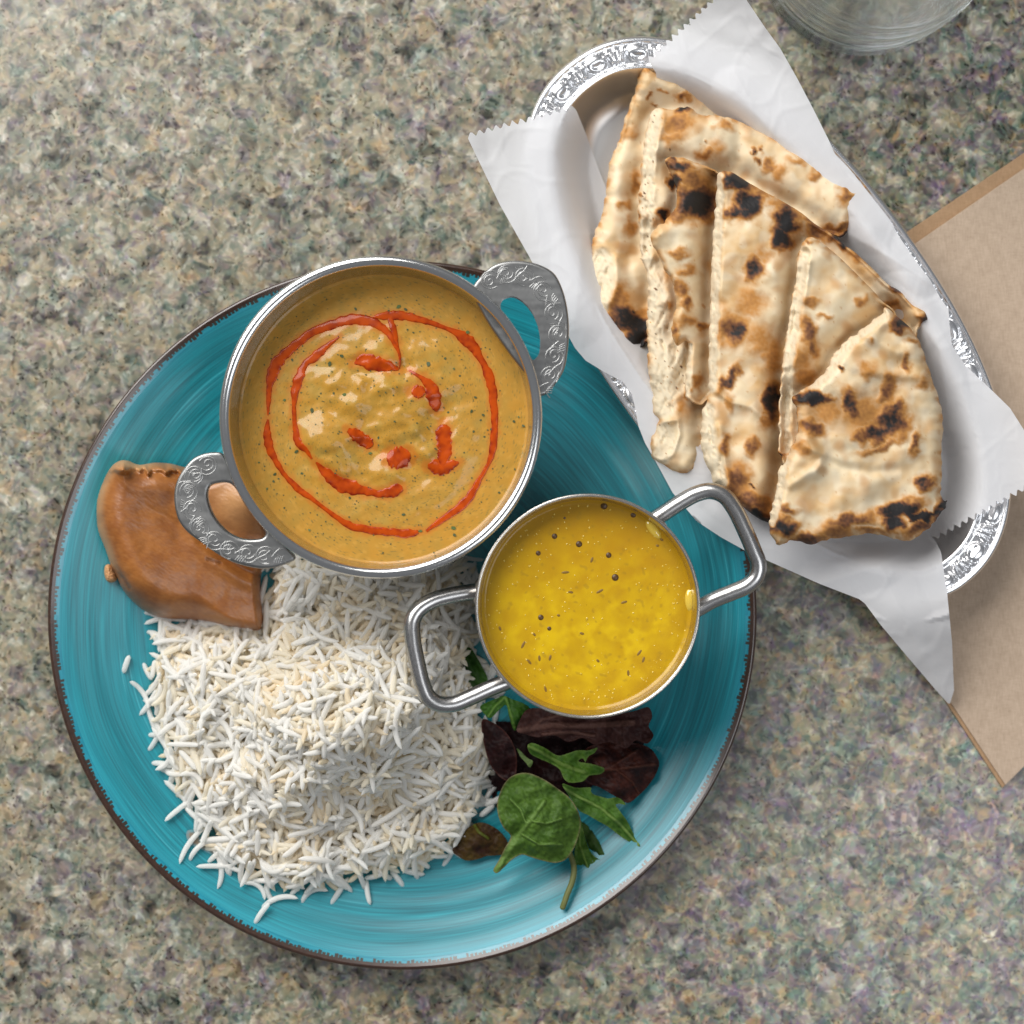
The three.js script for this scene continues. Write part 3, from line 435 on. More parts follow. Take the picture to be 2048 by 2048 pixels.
// ---------------------------------------------------------------- steel pots
const steel = std({ color: lin(0.66, 0.655, 0.64), metalness: 1, roughness: 0.32, roughnessMap: wear }), darkSteel = std({ color: lin(0.32, 0.32, 0.315), metalness: 1, roughness: 0.44, roughnessMap: wear });
const curryRimY = 0.066, curryC = at(761, 834, curryRimY); curryC.y = 0.0068;
const curryR = 0.0588, curryTop = 0.0505;
{
  const t = thing('curry_pot', curryC.clone(), 'large round steel pot with engraved handles holding the orange curry', 'pot');
  const y1 = curryRimY - 0.0068, R = curryR;
  const body = smoothProfile([[0.0001, 0], [0.030, 0], [0.038, 0.002], [0.047, 0.014], [0.0525, 0.03], [0.0548, 0.046], [0.0566, y1 - 0.0016]], 70);
  const inner = smoothProfile([[0.0556, y1 - 0.0016], [0.0540, 0.046], [0.0515, 0.03], [0.046, 0.0145], [0.037, 0.003], [0.0001, 0.002]], 60);
  part(t, 'bowl', lathe([...body, ...inner], curryC, 220), steel);
  const rim = []; for (let k = 0; k <= 40; k++) { const a = Math.PI * 1.35 - (k / 40) * Math.PI * 1.95; rim.push([R - 0.0019 + 0.0019 * Math.cos(a), y1 - 0.0016 + 0.0016 * Math.sin(a)]); }
  part(t, 'rolled_rim', lathe(rim.reverse(), curryC, 260), std({ color: lin(0.76, 0.76, 0.75), metalness: 1, roughness: 0.16 }));
  // cast handles, each a pierced crescent with an engraved face
  const mk = (outer, inner, mid, y, up) => {
    const f = ([x, z]) => { const p = at(x, z, y); return new THREE.Vector2(p.x, -p.z); };
    const s = new THREE.Shape(smoothLoop(outer, 8).map(f)); s.holes.push(new THREE.Path(smoothLoop(inner, 8).map(f)));
    const g = new THREE.ExtrudeGeometry(s, { depth: 0.0022, bevelEnabled: true, bevelSize: 0.0011, bevelThickness: 0.0011, bevelOffset: -0.0011, bevelSegments: 5, curveSegments: 8 });
    g.rotateX(-Math.PI / 2); g.translate(0, y - 0.0033, 0);
    const lines = [], line = (pts, r = 0.00021) => lines.push(tube(pts.map(([x, z]) => at(x, z, y + 0.00005)), r, Math.max(10, pts.length * 3), 6));
    mid.forEach(([mx, my], i) => {
      const [ax, ay] = mid[Math.max(0, i - 1)], [bx, by] = mid[Math.min(mid.length - 1, i + 1)], l = Math.hypot(bx - ax, by - ay), tx = (bx - ax) / l, ty = (by - ay) / l, q = i % 2 ? 1 : -1, pt = (u, v) => [mx + tx * u - ty * v * q, my + ty * u + tx * v * q];
      const sp = []; for (let k = 0; k <= 22; k++) { const a = k / 22 * Math.PI * 2.7, r = 15 * (1 - k / 27); sp.push(pt(r * Math.cos(a) - 2, r * Math.sin(a) * 0.9 - 3)); } line(sp);
      const sp2 = []; for (let k = 0; k <= 14; k++) { const a = k / 14 * Math.PI * 1.5 + 0.4, r = 19; sp2.push(pt(r * Math.cos(a) + 1, r * Math.sin(a) * 0.92 - 1)); } line(sp2, 0.0002);
      line([pt(13, -3), pt(22, 8), pt(30, 14), pt(40, 12)]); line([pt(15, 10), pt(24, 2), pt(34, -4), pt(42, -14)]);
      for (let k = 0; k < 4; k++) line([pt(18 + k * 4.5, -15), pt(20 + k * 4.5, -9 + k), pt(23 + k * 4.5, -4 + k * 1.5)], 0.00016);
    });
    const h = part(t, 'handle', g, darkSteel);
    part(h, 'engraving', mergeGeometries(lines), std({ color: lin(0.5, 0.5, 0.49), metalness: 1, roughness: 0.38 }));
  };
  mk(zA([[1385, 250], [1425, 185], [1490, 128], [1560, 106], [1650, 106], [1735, 128], [1800, 168], [1840, 240], [1865, 330], [1876, 430], [1870, 560], [1850, 660], [1800, 740], [1755, 785], [1722, 790], [1690, 730], [1560, 560], [1440, 380]]), zA([[1512, 340], [1528, 290], [1590, 270], [1650, 300], [1705, 365], [1738, 450], [1745, 530], [1732, 595], [1692, 625], [1600, 500]]), zA([[1475, 200], [1560, 175], [1650, 185], [1740, 260], [1800, 370], [1815, 480], [1805, 590], [1775, 690]]), 0.0605);
  mk(zS([[1170, 85], [1120, 78], [1050, 88], [980, 122], [920, 190], [880, 262], [862, 340], [866, 430], [892, 520], [950, 595], [1050, 668], [1150, 740], [1250, 790], [1380, 824], [1480, 828], [1560, 808], [1640, 762], [1590, 690], [1440, 500], [1260, 240]]), zS([[1230, 285], [1150, 276], [1092, 296], [1076, 345], [1092, 430], [1140, 520], [1210, 592], [1290, 632], [1380, 640], [1435, 628], [1450, 600], [1330, 440]]), zS([[1080, 165], [990, 225], [960, 330], [975, 450], [1030, 560], [1120, 650], [1220, 705], [1340, 735], [1450, 740]]), 0.0605);
}
// curry in the pot
const lumps = [[640, 1010, 120, 0.0028], [1010, 870, 110, 0.003], [880, 560, 150, 0.0016], [700, 760, 70, 0.0010], [950, 750, 60, 0.0022], [770, 830, 60, 0.0018], [1150, 1080, 60, 0.002], [1090, 970, 50, 0.002], [820, 740, 40, 0.0014], [1230, 880, 70, -0.0022], [560, 900, 80, -0.001], [1080, 1150, 60, -0.0016], [1200, 600, 90, 0.0012], [860, 1080, 80, -0.0018], [1050, 640, 40, -0.0012]].map(([x, y, r, a]) => { const [[nx, ny]] = zA([[x, y]]); return [nx, ny, r / 2.542, a]; });
const curryH = (px, py) => {
  const d = Math.hypot(px - 755, py - 835) / 290, core = 1 - sst(0.35, 0.85, d);
  let h = 0.0016 * core + (0.0012 * core + 0.00015) * fbm(px * 0.009, py * 0.013, 2) + (0.00010 * core + 0.00002) * n2(px * 0.04, py * 0.04);
  for (const [x, y, r, a] of lumps) { const q = ((px - x) ** 2 + (py - y) ** 2) / (r * r); if (q < 9) h += a * Math.exp(-q); }
  for (const [r, a] of [[205, 0.0009], [150, -0.0008]]) { const e = Math.hypot(px - 745, py - 840) - r - 10 * n2(px * 0.01, py * 0.01); h += a * core ** 0.5 * Math.exp(-(e * e) / 300) * sst(-60, 120, py - 800); }
  return curryTop + h;
};
const strokes = [
  [[1015, 655, 4], [1016, 590, 14], [990, 525, 24], [945, 462, 38], [872, 416, 50], [790, 402, 54], [700, 420, 48], [600, 456, 42], [510, 512, 42], [440, 572, 48], [390, 630, 60], [365, 690, 54], [352, 760, 28], [348, 830, 20], [345, 890, 8]],
  [[880, 392, 6], [920, 386, 34], [975, 386, 46], [1040, 386, 44], [1120, 405, 34], [1200, 430, 24], [1290, 465, 26], [1345, 500, 58], [1390, 545, 58], [1430, 610, 30], [1465, 680, 44], [1485, 760, 42], [1495, 860, 36], [1497, 960, 32], [1490, 1060, 36], [1465, 1140, 20], [1420, 1220, 26], [1370, 1310, 42], [1280, 1390, 36], [1190, 1450, 24], [1150, 1480, 14]],
  [[965, 395, 24], [985, 460, 34], [1000, 530, 18], [1012, 570, 6]],
  [[345, 912, 8], [343, 990, 40], [355, 1060, 40], [395, 1140, 28], [440, 1205, 22], [500, 1265, 32], [580, 1325, 22], [680, 1400, 22], [760, 1450, 36], [860, 1475, 36], [960, 1485, 38], [1060, 1492, 42], [1110, 1486, 20]],
  [[708, 492, 6], [650, 535, 26], [592, 588, 46], [535, 630, 30], [508, 690, 48], [486, 760, 42], [478, 850, 22], [484, 950, 26], [500, 1030, 42], [540, 1070, 24], [568, 1112, 10]],
  [[590, 1130, 8], [640, 1185, 50], [700, 1232, 72], [770, 1258, 70], [840, 1276, 40], [910, 1290, 36], [960, 1284, 54], [1005, 1268, 56], [1030, 1262, 20]],
  [[785, 628, 10], [825, 615, 60], [890, 628, 76], [950, 640, 54], [1010, 656, 14]],
  [[1062, 662, 10], [1130, 705, 26], [1170, 745, 58], [1190, 800, 66], [1200, 850, 44], [1202, 872, 10]], [[1075, 770, 20], [1100, 770, 66], [1125, 772, 60], [1145, 775, 20]],
  [[1240, 938, 30], [1240, 965, 70], [1240, 1020, 72], [1246, 1080, 68], [1235, 1130, 50], [1230, 1160, 16]], [[1158, 1150, 20], [1190, 1152, 66], [1230, 1160, 70], [1280, 1142, 46], [1315, 1130, 12]],
  [[752, 966, 20], [785, 985, 52], [825, 1015, 62], [860, 1035, 58], [878, 1045, 14]], [[950, 1100, 30], [975, 1105, 90], [1010, 1108, 108], [1045, 1100, 90], [1070, 1095, 26]],
].map((s) => s.map(([x, y, w]) => { const [[nx, ny]] = zA([[x, y]]); return [nx, ny, w / 2.542]; }));
{
  const t = thing('curry', new THREE.Vector3(curryC.x, curryTop - 0.004, curryC.z), 'thick ochre curry with swirls of red chilli oil in the larger pot', 'curry');
  const R = 0.0545, rings = 190, seg = 420, pos = [], col = [], idx = [];
  for (let j = 0; j <= rings; j++) for (let i = 0; i < seg; i++) {
    const r = R * Math.max(j / rings, 0.002), a = (i / seg) * 2 * Math.PI, X = curryC.x + r * Math.cos(a), Z = curryC.z + r * Math.sin(a), k = K * (H - curryTop) / H, px = X / k + 1024, py = Z / k + 1024;
    const edge = sst(0.965, 1, r / R);
    pos.push(X, curryH(px, py) + 0.0006 * edge, Z);
    let c = mixc([0.475, 0.230, 0.020], [0.41, 0.222, 0.026], clamp(0.5 + fbm(px * 0.02, py * 0.02, 3)));
    c = mixc(c, [0.55, 0.29, 0.042], 0.6 * sst(0.1, 0.6, fbm(px * 0.035 + 50, py * 0.035, 3)));
    c = mixc(c, [0.40, 0.265, 0.05], 0.55 * sst(0.1, 0.55, fbm(px * 0.012 - 20, py * 0.012, 4)) * (1 - sst(150, 280, Math.hypot(px - 760, py - 840))));
    for (const [s, d] of [[0.19, 0.82], [0.33, 0.85]]) { const q = m2(px * s, py * s); if (q > d - 0.1) c = mixc(c, [0.13, 0.12, 0.03], sst(d - 0.1, d + 0.05, q) * 0.8); }
    c = mixc(c, [0.75, 0.36, 0.08], 0.35 * sst(0.8, 0.95, n2(px * 0.15 + 9, py * 0.15)));
    let dm = 1e9; for (const s of strokes) for (let q = 1; q < s.length; q++) { const e = segDist(px, py, s[q - 1][0], s[q - 1][1], s[q][0], s[q][1]) - 0.25 * (s[q][2] + s[q - 1][2]); if (e < dm) dm = e; }
    c = mixc(c, [0.50, 0.15, 0.008], 0.8 * (1 - sst(-2, 11 + 6 * n2(px * 0.05, py * 0.05), dm)));
    c = mixc(c, [0.50, 0.24, 0.05], 0.5 * edge);
    col.push(...c);
  }
  for (let j = 0; j < rings; j++) for (let i = 0; i < seg; i++) { const a = j * seg + i, b = j * seg + (i + 1) % seg; idx.push(a, b, a + seg, b, b + seg, a + seg); }
  const g = new THREE.BufferGeometry(); g.setAttribute('position', new THREE.Float32BufferAttribute(pos, 3)); g.setAttribute('color', new THREE.Float32BufferAttribute(col, 3)); g.setIndex(idx); g.computeVertexNormals();
  part(t, 'sauce', g, phys({ vertexColors: true, roughness: 0.55, specularIntensity: 0.6, clearcoat: 0.5, clearcoatRoughness: 0.15 }));
  const oil = phys({ vertexColors: true, roughness: 0.4, clearcoat: 0.3, clearcoatRoughness: 0.1, specularIntensity: 0.2 });
  strokes.forEach((s, n) => {
    const cv = new THREE.CatmullRomCurve3(s.map(([x, y, w]) => new THREE.Vector3(x, y, w)), false, 'centripetal'), L = cv.getPoints(s.length * 12), p = [], c = [], id = [], C = 10;
    L.forEach((q, i) => {
      const a = L[Math.max(0, i - 1)], b = L[Math.min(L.length - 1, i + 1)], l = Math.hypot(b.x - a.x, b.y - a.y) || 1, nx = -(b.y - a.y) / l, ny = (b.x - a.x) / l;
      for (let k = 0; k <= C; k++) {
        const v = k / C * 2 - 1, wob = 1.12 + 0.22 * n2(i * 0.11 + n * 9, v > 0 ? 3 : 8) + 0.06 * n2(i * 0.4 + n * 5, v > 0 ? 13 : 18), w = Math.max(q.z, 1) * 0.5 * wob, x = q.x + nx * w * v, y = q.y + ny * w * v, h = curryH(x, y) + 0.00022 * Math.min(1, w / 8) * (1 - v * v) + 0.00016 - 0.0003 * (Math.abs(v) === 1 ? 1 : 0), P = at(x, y, h);
        p.push(P.x, h, P.z);
        const f = clamp(0.45 + 0.7 * n2(x * 0.07 + n, y * 0.07) + 0.2 * v);
        c.push(...mixc([0.47, 0.060, 0.001], [0.20, 0.010, 0.001], clamp(f * (0.25 + 0.9 * Math.abs(v) ** 2) + 0.35 * n2(x * 0.03 + 3 * n, y * 0.03))));
      }
    });
    for (let i = 0; i < L.length - 1; i++) for (let k = 0; k < C; k++) { const a = i * (C + 1) + k, b = a + C + 1; id.push(a, b, a + 1, a + 1, b, b + 1); }
    const q = new THREE.BufferGeometry(); q.setAttribute('position', new THREE.Float32BufferAttribute(p, 3)); q.setAttribute('color', new THREE.Float32BufferAttribute(c, 3)); q.setIndex(id); q.computeVertexNormals();
    const nn = q.attributes.normal; if (nn.getY(Math.floor(nn.count / 2)) < 0) { q.setIndex(id.reverse()); q.computeVertexNormals(); }
    part(t, 'chilli_oil_streak', q, oil);
  });
  // chopped herb: the pieces big enough to tell apart, then the dust
  const herbM = [std({ color: lin(0.055, 0.075, 0.02), roughness: 0.6 }), std({ color: lin(0.09, 0.13, 0.03), roughness: 0.6 }), std({ color: lin(0.05, 0.03, 0.015), roughness: 0.6 })];
  const flake = () => { const n = 7, s = new THREE.Shape(); for (let k = 0; k < n; k++) { const a = k / n * 6.283, r = rr(0.5, 1.1); s[k ? 'lineTo' : 'moveTo'](r * Math.cos(a), r * Math.sin(a) * 0.7); } const g = new THREE.ExtrudeGeometry(s, { depth: 0.25, bevelEnabled: false }); g.rotateX(-Math.PI / 2); return g; };
  const flakes = [flake(), flake(), flake(), flake()];
  const big = zA([[1010, 340, 9], [1045, 352, 7], [1160, 630, 10], [735, 785, 8], [570, 865, 10], [1290, 1465, 10], [1295, 1500, 7], [1035, 1395, 7], [430, 815, 6], [380, 1190, 6], [340, 1265, 5], [1595, 922, 6], [1645, 945, 6], [1620, 900, 4], [555, 1475, 5], [1360, 470, 8], [660, 630, 9], [720, 590, 8], [1400, 800, 5], [1290, 655, 4], [1520, 1285, 5], [490, 1075, 7], [865, 1085, 6], [790, 350, 6], [1055, 455, 4], [1085, 470, 4], [760, 1310, 5], [1190, 1590, 4], [930, 1590, 4], [300, 1130, 4], [1120, 1480, 7], [1440, 890, 6], [1380, 870, 6], [1600, 1165, 4], [655, 690, 4], [845, 685, 4], [620, 930, 4], [680, 780, 5]]);
  for (const [x, y, r] of big) { const h = curryH(x, y), o = new THREE.Mesh(flakes[Math.floor(rnd() * 4)], herbM[rnd() < 0.55 ? 0 : 1]); o.name = 'herb_flake'; const p = at(x, y, h); o.position.copy(p).sub(t.position); o.rotation.set(rr(-0.15, 0.15), rr(0, 6.28), rr(-0.15, 0.15)); o.scale.set(r / 2.542 * K * 1.6, 0.0012, r / 2.542 * K * 1.6); t.add(o); }
  const dust = new THREE.InstancedMesh(flakes[0], herbM[0], 420), M = new THREE.Object3D(); dust.name = 'herb_dust'; dust.userData.kind = 'stuff';
  for (let k = 0; k < 420; k++) { const a = rr(0, 6.283), r = 268 * Math.sqrt(rnd()), x = 762 + r * Math.cos(a), y = 840 + r * Math.sin(a), p = at(x, y, curryH(x, y)); M.position.copy(p).sub(t.position); M.rotation.y = rr(0, 6.28); const s = rr(0.9, 2.3) * K * (rnd() < 0.08 ? 1.7 : 1); M.scale.set(s, 0.0007, s); M.updateMatrix(); dust.setMatrixAt(k, M.matrix); }
  t.add(dust);
}
// small pot and dal
const dalRimY = 0.062, dalC = at(1175.5, 1212.5, dalRimY); dalC.y = 0.0068;
const dalR = 0.0412, dalTop = 0.0520;
{
  const t = thing('dal_pot', dalC.clone(), 'small round steel pot with bent rod handles holding the yellow dal', 'pot');
  const y1 = dalRimY - 0.0068;
  const pro = [...smoothProfile([[0.0001, 0], [0.031, 0], [0.035, 0.002], [0.0375, 0.012], [0.0395, 0.035], [dalR, y1 - 0.0006]], 50), [dalR - 0.0001, y1 - 0.0001], [dalR - 0.0005, y1 + 0.0001], [dalR - 0.0011, y1], [dalR - 0.0014, y1 - 0.0006], ...smoothProfile([[dalR - 0.0016, y1 - 0.002], [0.0381, 0.035], [0.036, 0.012], [0.0001, 0.0025]], 30)];
  part(t, 'bowl', lathe(pro, dalC, 220), std({ color: lin(0.62, 0.58, 0.53), metalness: 1, roughness: 0.34, roughnessMap: wear }));
  const hy = 0.0470, rod = std({ color: lin(0.50, 0.49, 0.48), metalness: 1, roughness: 0.36, roughnessMap: wear });
  const mk = (pts) => { const n = pts.length; return capped(pts.map(([x, y], i) => at(x, y, hy + 0.004 * Math.sin(i / (n - 1) * Math.PI))), 0.0031, 120, 18); };
  part(t, 'handle', mk(zD([[1300, 250], [1360, 212], [1440, 160], [1520, 118], [1590, 104], [1655, 128], [1705, 190], [1755, 290], [1800, 395], [1825, 465], [1815, 525], [1770, 572], [1690, 608], [1600, 645], [1520, 690]])), rod);
  part(t, 'handle', mk(zD([[450, 598], [395, 606], [300, 622], [210, 648], [145, 690], [112, 745], [112, 830], [135, 960], [160, 1060], [190, 1125], [240, 1158], [310, 1160], [400, 1125], [500, 1080], [570, 1052]])), rod);
  const clip = (a) => { const g = new THREE.SphereGeometry(0.0040, 16, 10); g.scale(0.6, 1.1, 1.3); g.rotateY(-a); g.translate(dalC.x + (dalR - 0.0007) * Math.cos(a), hy - 0.0005, dalC.z + (dalR - 0.0007) * Math.sin(a)); return g; };
  const angs = zD([[1345, 225], [1545, 670], [415, 600], [545, 1060]]).map(([x, y]) => { const p = at(x, y, hy); return Math.atan2(p.z - dalC.z, p.x - dalC.x); });
  for (const a of angs) part(t, 'handle_weld', clip(a), rod);
}
{
  const t = thing('dal', new THREE.Vector3(dalC.x, dalTop - 0.003, dalC.z), 'glossy yellow lentil dal with mustard and cumin seeds in the smaller pot', 'dal');
  const R = 0.0394, rings = 120, seg = 260, pos = [], col = [], idx = [], k = K * (H - dalTop) / H, C = [dalC.x / k + 1024, dalC.z / k + 1024];
  const dh = (px, py) => dalTop + 0.00008 * fbm(px * 0.02, py * 0.02, 2);
  for (let j = 0; j <= rings; j++) for (let i = 0; i < seg; i++) {
    const r = R * Math.max(j / rings, 0.003), a = (i / seg) * 2 * Math.PI, X = dalC.x + r * Math.cos(a), Z = dalC.z + r * Math.sin(a), px = X / k + 1024, py = Z / k + 1024;
    pos.push(X, dh(px, py) + 0.0007 * sst(0.95, 1, r / R), Z);
    let c = mixc([0.60, 0.375, 0.001], [0.50, 0.285, 0.001], clamp(0.5 + 0.9 * fbm(px * 0.014, py * 0.014, 3)));
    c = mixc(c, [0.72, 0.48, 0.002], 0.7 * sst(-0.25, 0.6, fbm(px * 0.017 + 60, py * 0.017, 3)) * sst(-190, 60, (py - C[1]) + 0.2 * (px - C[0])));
    c = mixc(c, [0.40, 0.17, 0.004], 0.55 * sst(40, -190, (py - C[1]) - 0.1 * (px - C[0]) + 40 * fbm(px * 0.02, py * 0.02, 2)));  // dark reflection of the pot wall painted into the upper part
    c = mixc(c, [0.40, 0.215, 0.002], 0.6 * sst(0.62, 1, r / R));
    c = mixc(c, [0.34, 0.20, 0.01], 0.5 * sst(0.62, 0.85, n2(px * 0.045 + 3, py * 0.045)));
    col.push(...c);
  }
  for (let j = 0; j < rings; j++) for (let i = 0; i < seg; i++) { const a = j * seg + i, b = j * seg + (i + 1) % seg; idx.push(a, b, a + seg, b, b + seg, a + seg); }
  const g = new THREE.BufferGeometry(); g.setAttribute('position', new THREE.Float32BufferAttribute(pos, 3)); g.setAttribute('color', new THREE.Float32BufferAttribute(col, 3)); g.setIndex(idx); g.computeVertexNormals();
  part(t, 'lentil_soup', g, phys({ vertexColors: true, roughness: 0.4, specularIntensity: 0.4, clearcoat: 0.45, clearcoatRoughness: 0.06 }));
  const seedG = new THREE.SphereGeometry(1, 14, 10), brown = std({ color: lin(0.085, 0.04, 0.008), roughness: 0.4 }), olive = std({ color: lin(0.20, 0.105, 0.006), roughness: 0.5 });
  const put = (name, x, y, sx, sz, rot, m, lift = 0) => { const o = new THREE.Mesh(seedG, m); o.name = name; o.position.copy(at(x, y, dh(x, y) + lift)).sub(t.position); o.rotation.y = rot; o.scale.set(sx * K, Math.min(sx, sz) * K * 0.8, sz * K); t.add(o); return o; };
  for (const [x, y, r] of zD([[815, 328, 7], [936, 367, 7.5], [734, 412, 6.5], [1083, 422, 7], [1115, 532, 8], [747, 730, 7], [789, 785, 6], [865, 238, 5], [1237, 1120, 6], [1060, 178, 8], [1205, 222, 7]])) put('mustard_seed', x, y, r, r, 0, brown, -0.0007);
  for (const [x, y, a, l] of zD([[660, 865, -1.1, 12], [740, 932, 1.5, 9], [793, 930, -1.3, 9], [690, 950, 0.9, 9], [1235, 905, -0.9, 11], [1255, 940, -1.2, 9], [1180, 1005, 1.5, 9], [770, 1085, 1.3, 9], [1030, 945, 0.8, 6], [950, 810, 0.3, 7], [870, 507, -0.1, 12], [1040, 600, -0.5, 12], [895, 605, 0.2, 8], [1000, 445, -1.2, 9], [545, 785, 1.2, 7], [835, 720, 0.4, 5], [715, 815, 0.9, 6], [1345, 345, 0.5, 6], [1325, 375, 0.2, 5], [1160, 655, -0.3, 10]])) put('cumin_seed', x, y, l * 0.95, 3.6, -a, olive, -0.00042);
  const bub = phys({ color: lin(0.72, 0.50, 0.06), roughness: 0.08, clearcoat: 1 });
  for (const [x, y, a, b] of zD([[1484, 645, 9, 22], [1305, 295, 22, 9], [1490, 610, 7, 9]])) put('oil_bubble', x, y, a, b, a > b ? -0.9 : 0.05, bub, -0.0003);
  const dots = new THREE.InstancedMesh(new THREE.SphereGeometry(1, 8, 6), bub, 260), M = new THREE.Object3D(); dots.name = 'oil_droplets'; dots.userData.kind = 'stuff';
  for (let q = 0; q < 260; q++) { const a = rr(0, 6.283), near = rnd() < 0.35, r = (near ? rr(170, 205) : 200 * Math.sqrt(rnd())), x = C[0] + r * Math.cos(a), y = C[1] + r * Math.sin(a) , s = rr(0.7, 1.9) * K; M.position.copy(at(x, y, dh(x, y))).sub(t.position); M.scale.set(s, s * 0.6, s); M.updateMatrix(); dots.setMatrixAt(q, M.matrix); }
  t.add(dots);
}

const pastryOutline = smoothLoop(zS([[545, 130], [520, 132], [480, 152], [450, 185], [420, 235], [385, 320], [368, 380], [361, 470], [372, 575], [395, 640], [420, 700], [440, 760], [460, 815], [500, 890], [520, 940], [560, 1000], [620, 1060], [690, 1110], [770, 1140], [850, 1157], [960, 1160], [1060, 1170], [1180, 1198], [1300, 1222], [1425, 1232], [1445, 1180], [1440, 1090], [1428, 1000], [1425, 920], [1450, 800], [1500, 650], [1420, 420], [1300, 230], [1100, 190], [960, 180], [900, 168], [840, 152], [740, 146], [700, 152], [640, 160], [590, 150], [562, 134]]), 6);
// ---------------------------------------------------------------- fried pastry
{
  const out = pastryOutline;
  const ridge = zS([[600, 165], [460, 230], [420, 330], [410, 460], [440, 640], [520, 840]]);
  const crack = [zS([[470, 830], [540, 890], [575, 950]]), zS([[1080, 770], [1160, 790]])];
  const seam = zS([[960, 470], [1060, 640], [1200, 760], [1330, 840], [1440, 880]]);
  const top = (x, y, d) => {
    const e = 1 - Math.min(1, d / mix(58, 20, sst(380, 470, x))), dr = lineDist(x, y, ridge);
    let h = 0.0345 - 0.000062 * dr + 0.00002 * Math.max(0, dr - 150) + 0.020 * (Math.sqrt(Math.max(0, 1 - e * e)) - 1);
    h += 0.008 * Math.exp(-(((x - 510) / 60) ** 2 + ((y - 1000) / 70) ** 2)) + 0.006 * Math.exp(-(((x - 243) / 20) ** 2 + ((y - 930) / 16) ** 2));
    for (const c of crack) { const q = lineDist(x, y, c) + 2 * n2(x * 0.06, y * 0.06); h -= 0.0007 * (1 - sst(0, 7, q)); }
    const w = lineDist(x, y, seam); h += -0.0022 * Math.exp(-w * w / 120) + 0.0012 * Math.exp(-((w - 22) ** 2) / 200);
    const band = Math.max(0, 950 - y + 0.04 * (x - 300) + 8 * n2(x * 0.05, 4)); h += 0.0042 * sst(0, 9, band) * sst(26, 2, band - 8) * (0.75 + 0.3 * n2(x * 0.03, 2));
    return h + 0.0012 * fbm(x * 0.005, y * 0.005, 2) + 0.00010 * n2(x * 0.028, y * 0.028) + 0.00005 * n2(x * 0.06 + y * 0.02, y * 0.2 - x * 0.06) + 0.00004 * m2(x * 0.2, y * 0.2);
  };
  const t = thing('fried_pastry', at(370, 1090, 0.008), 'golden brown folded fried pastry under the engraved left pot handle', 'pastry');
  const color = (x, y, d) => { let c = mixc([0.36, 0.130, 0.025], [0.25, 0.080, 0.014], clamp(0.5 + 0.9 * fbm(x * 0.012, y * 0.012, 4) + 0.3 * n2(x * 0.05 + y * 0.02, y * 0.16 - x * 0.05))); c = mixc(c, [0.60, 0.32, 0.13], 0.65 * sst(22, 4, d) * sst(300, 250, x + 0.35 * (y - 1000)) + 0.4 * sst(950, 925, y) + 0.7 * Math.exp(-(((x - 470) / 45) ** 2 + ((y - 1000) / 55) ** 2)) + 0.35 * sst(0.4, 0.8, n2(x * 0.05, y * 0.09))* 0.25); let q = 99; for (const l of crack) q = Math.min(q, lineDist(x, y, l)); c = mixc(c, [0.13, 0.040, 0.009], 0.3 * sst(0.2, 0.9, n2(x * 0.012 + 3, y * 0.014)) + 0.12 * sst(0.45, 0.8, m2(x * 0.06, y * 0.06))); return mixc(c, [0.12, 0.04, 0.012], 0.6 * (1 - sst(1, 5, Math.min(q, lineDist(x, y, seam))))); };  // left edge and patch inside the handle painted paler, as if lit
  part(t, 'crust', slab(out, { step: 2.6, top, under: (x, y, d) => 0.0075 + 0.004 * (1 - sst(0, 30, d)), color }), phys({ vertexColors: true, roughness: 0.42, clearcoat: 0.3, clearcoatRoughness: 0.3 }));
  const bit = smoothLoop(zS([[420, 810], [445, 800], [470, 825], [492, 870], [490, 905], [465, 918], [435, 912], [415, 870]]), 6);
  single('pastry_crumb', slab(bit, { step: 1.5, top: (x, y, d) => plateHeight(x, y) + 0.0045 * Math.sqrt(1 - (1 - Math.min(1, d / 12)) ** 2) + 0.0004 * n2(x * 0.2, y * 0.2), under: (x, y) => plateHeight(x, y), color: (x, y) => mixc([0.62, 0.34, 0.16], [0.5, 0.24, 0.09], 0.5 + 0.5 * n2(x * 0.15, y * 0.15)) }), std({ vertexColors: true, roughness: 0.6 }), 'small pale orange crumb peeking out left of the fried pastry', 'crumb');
}

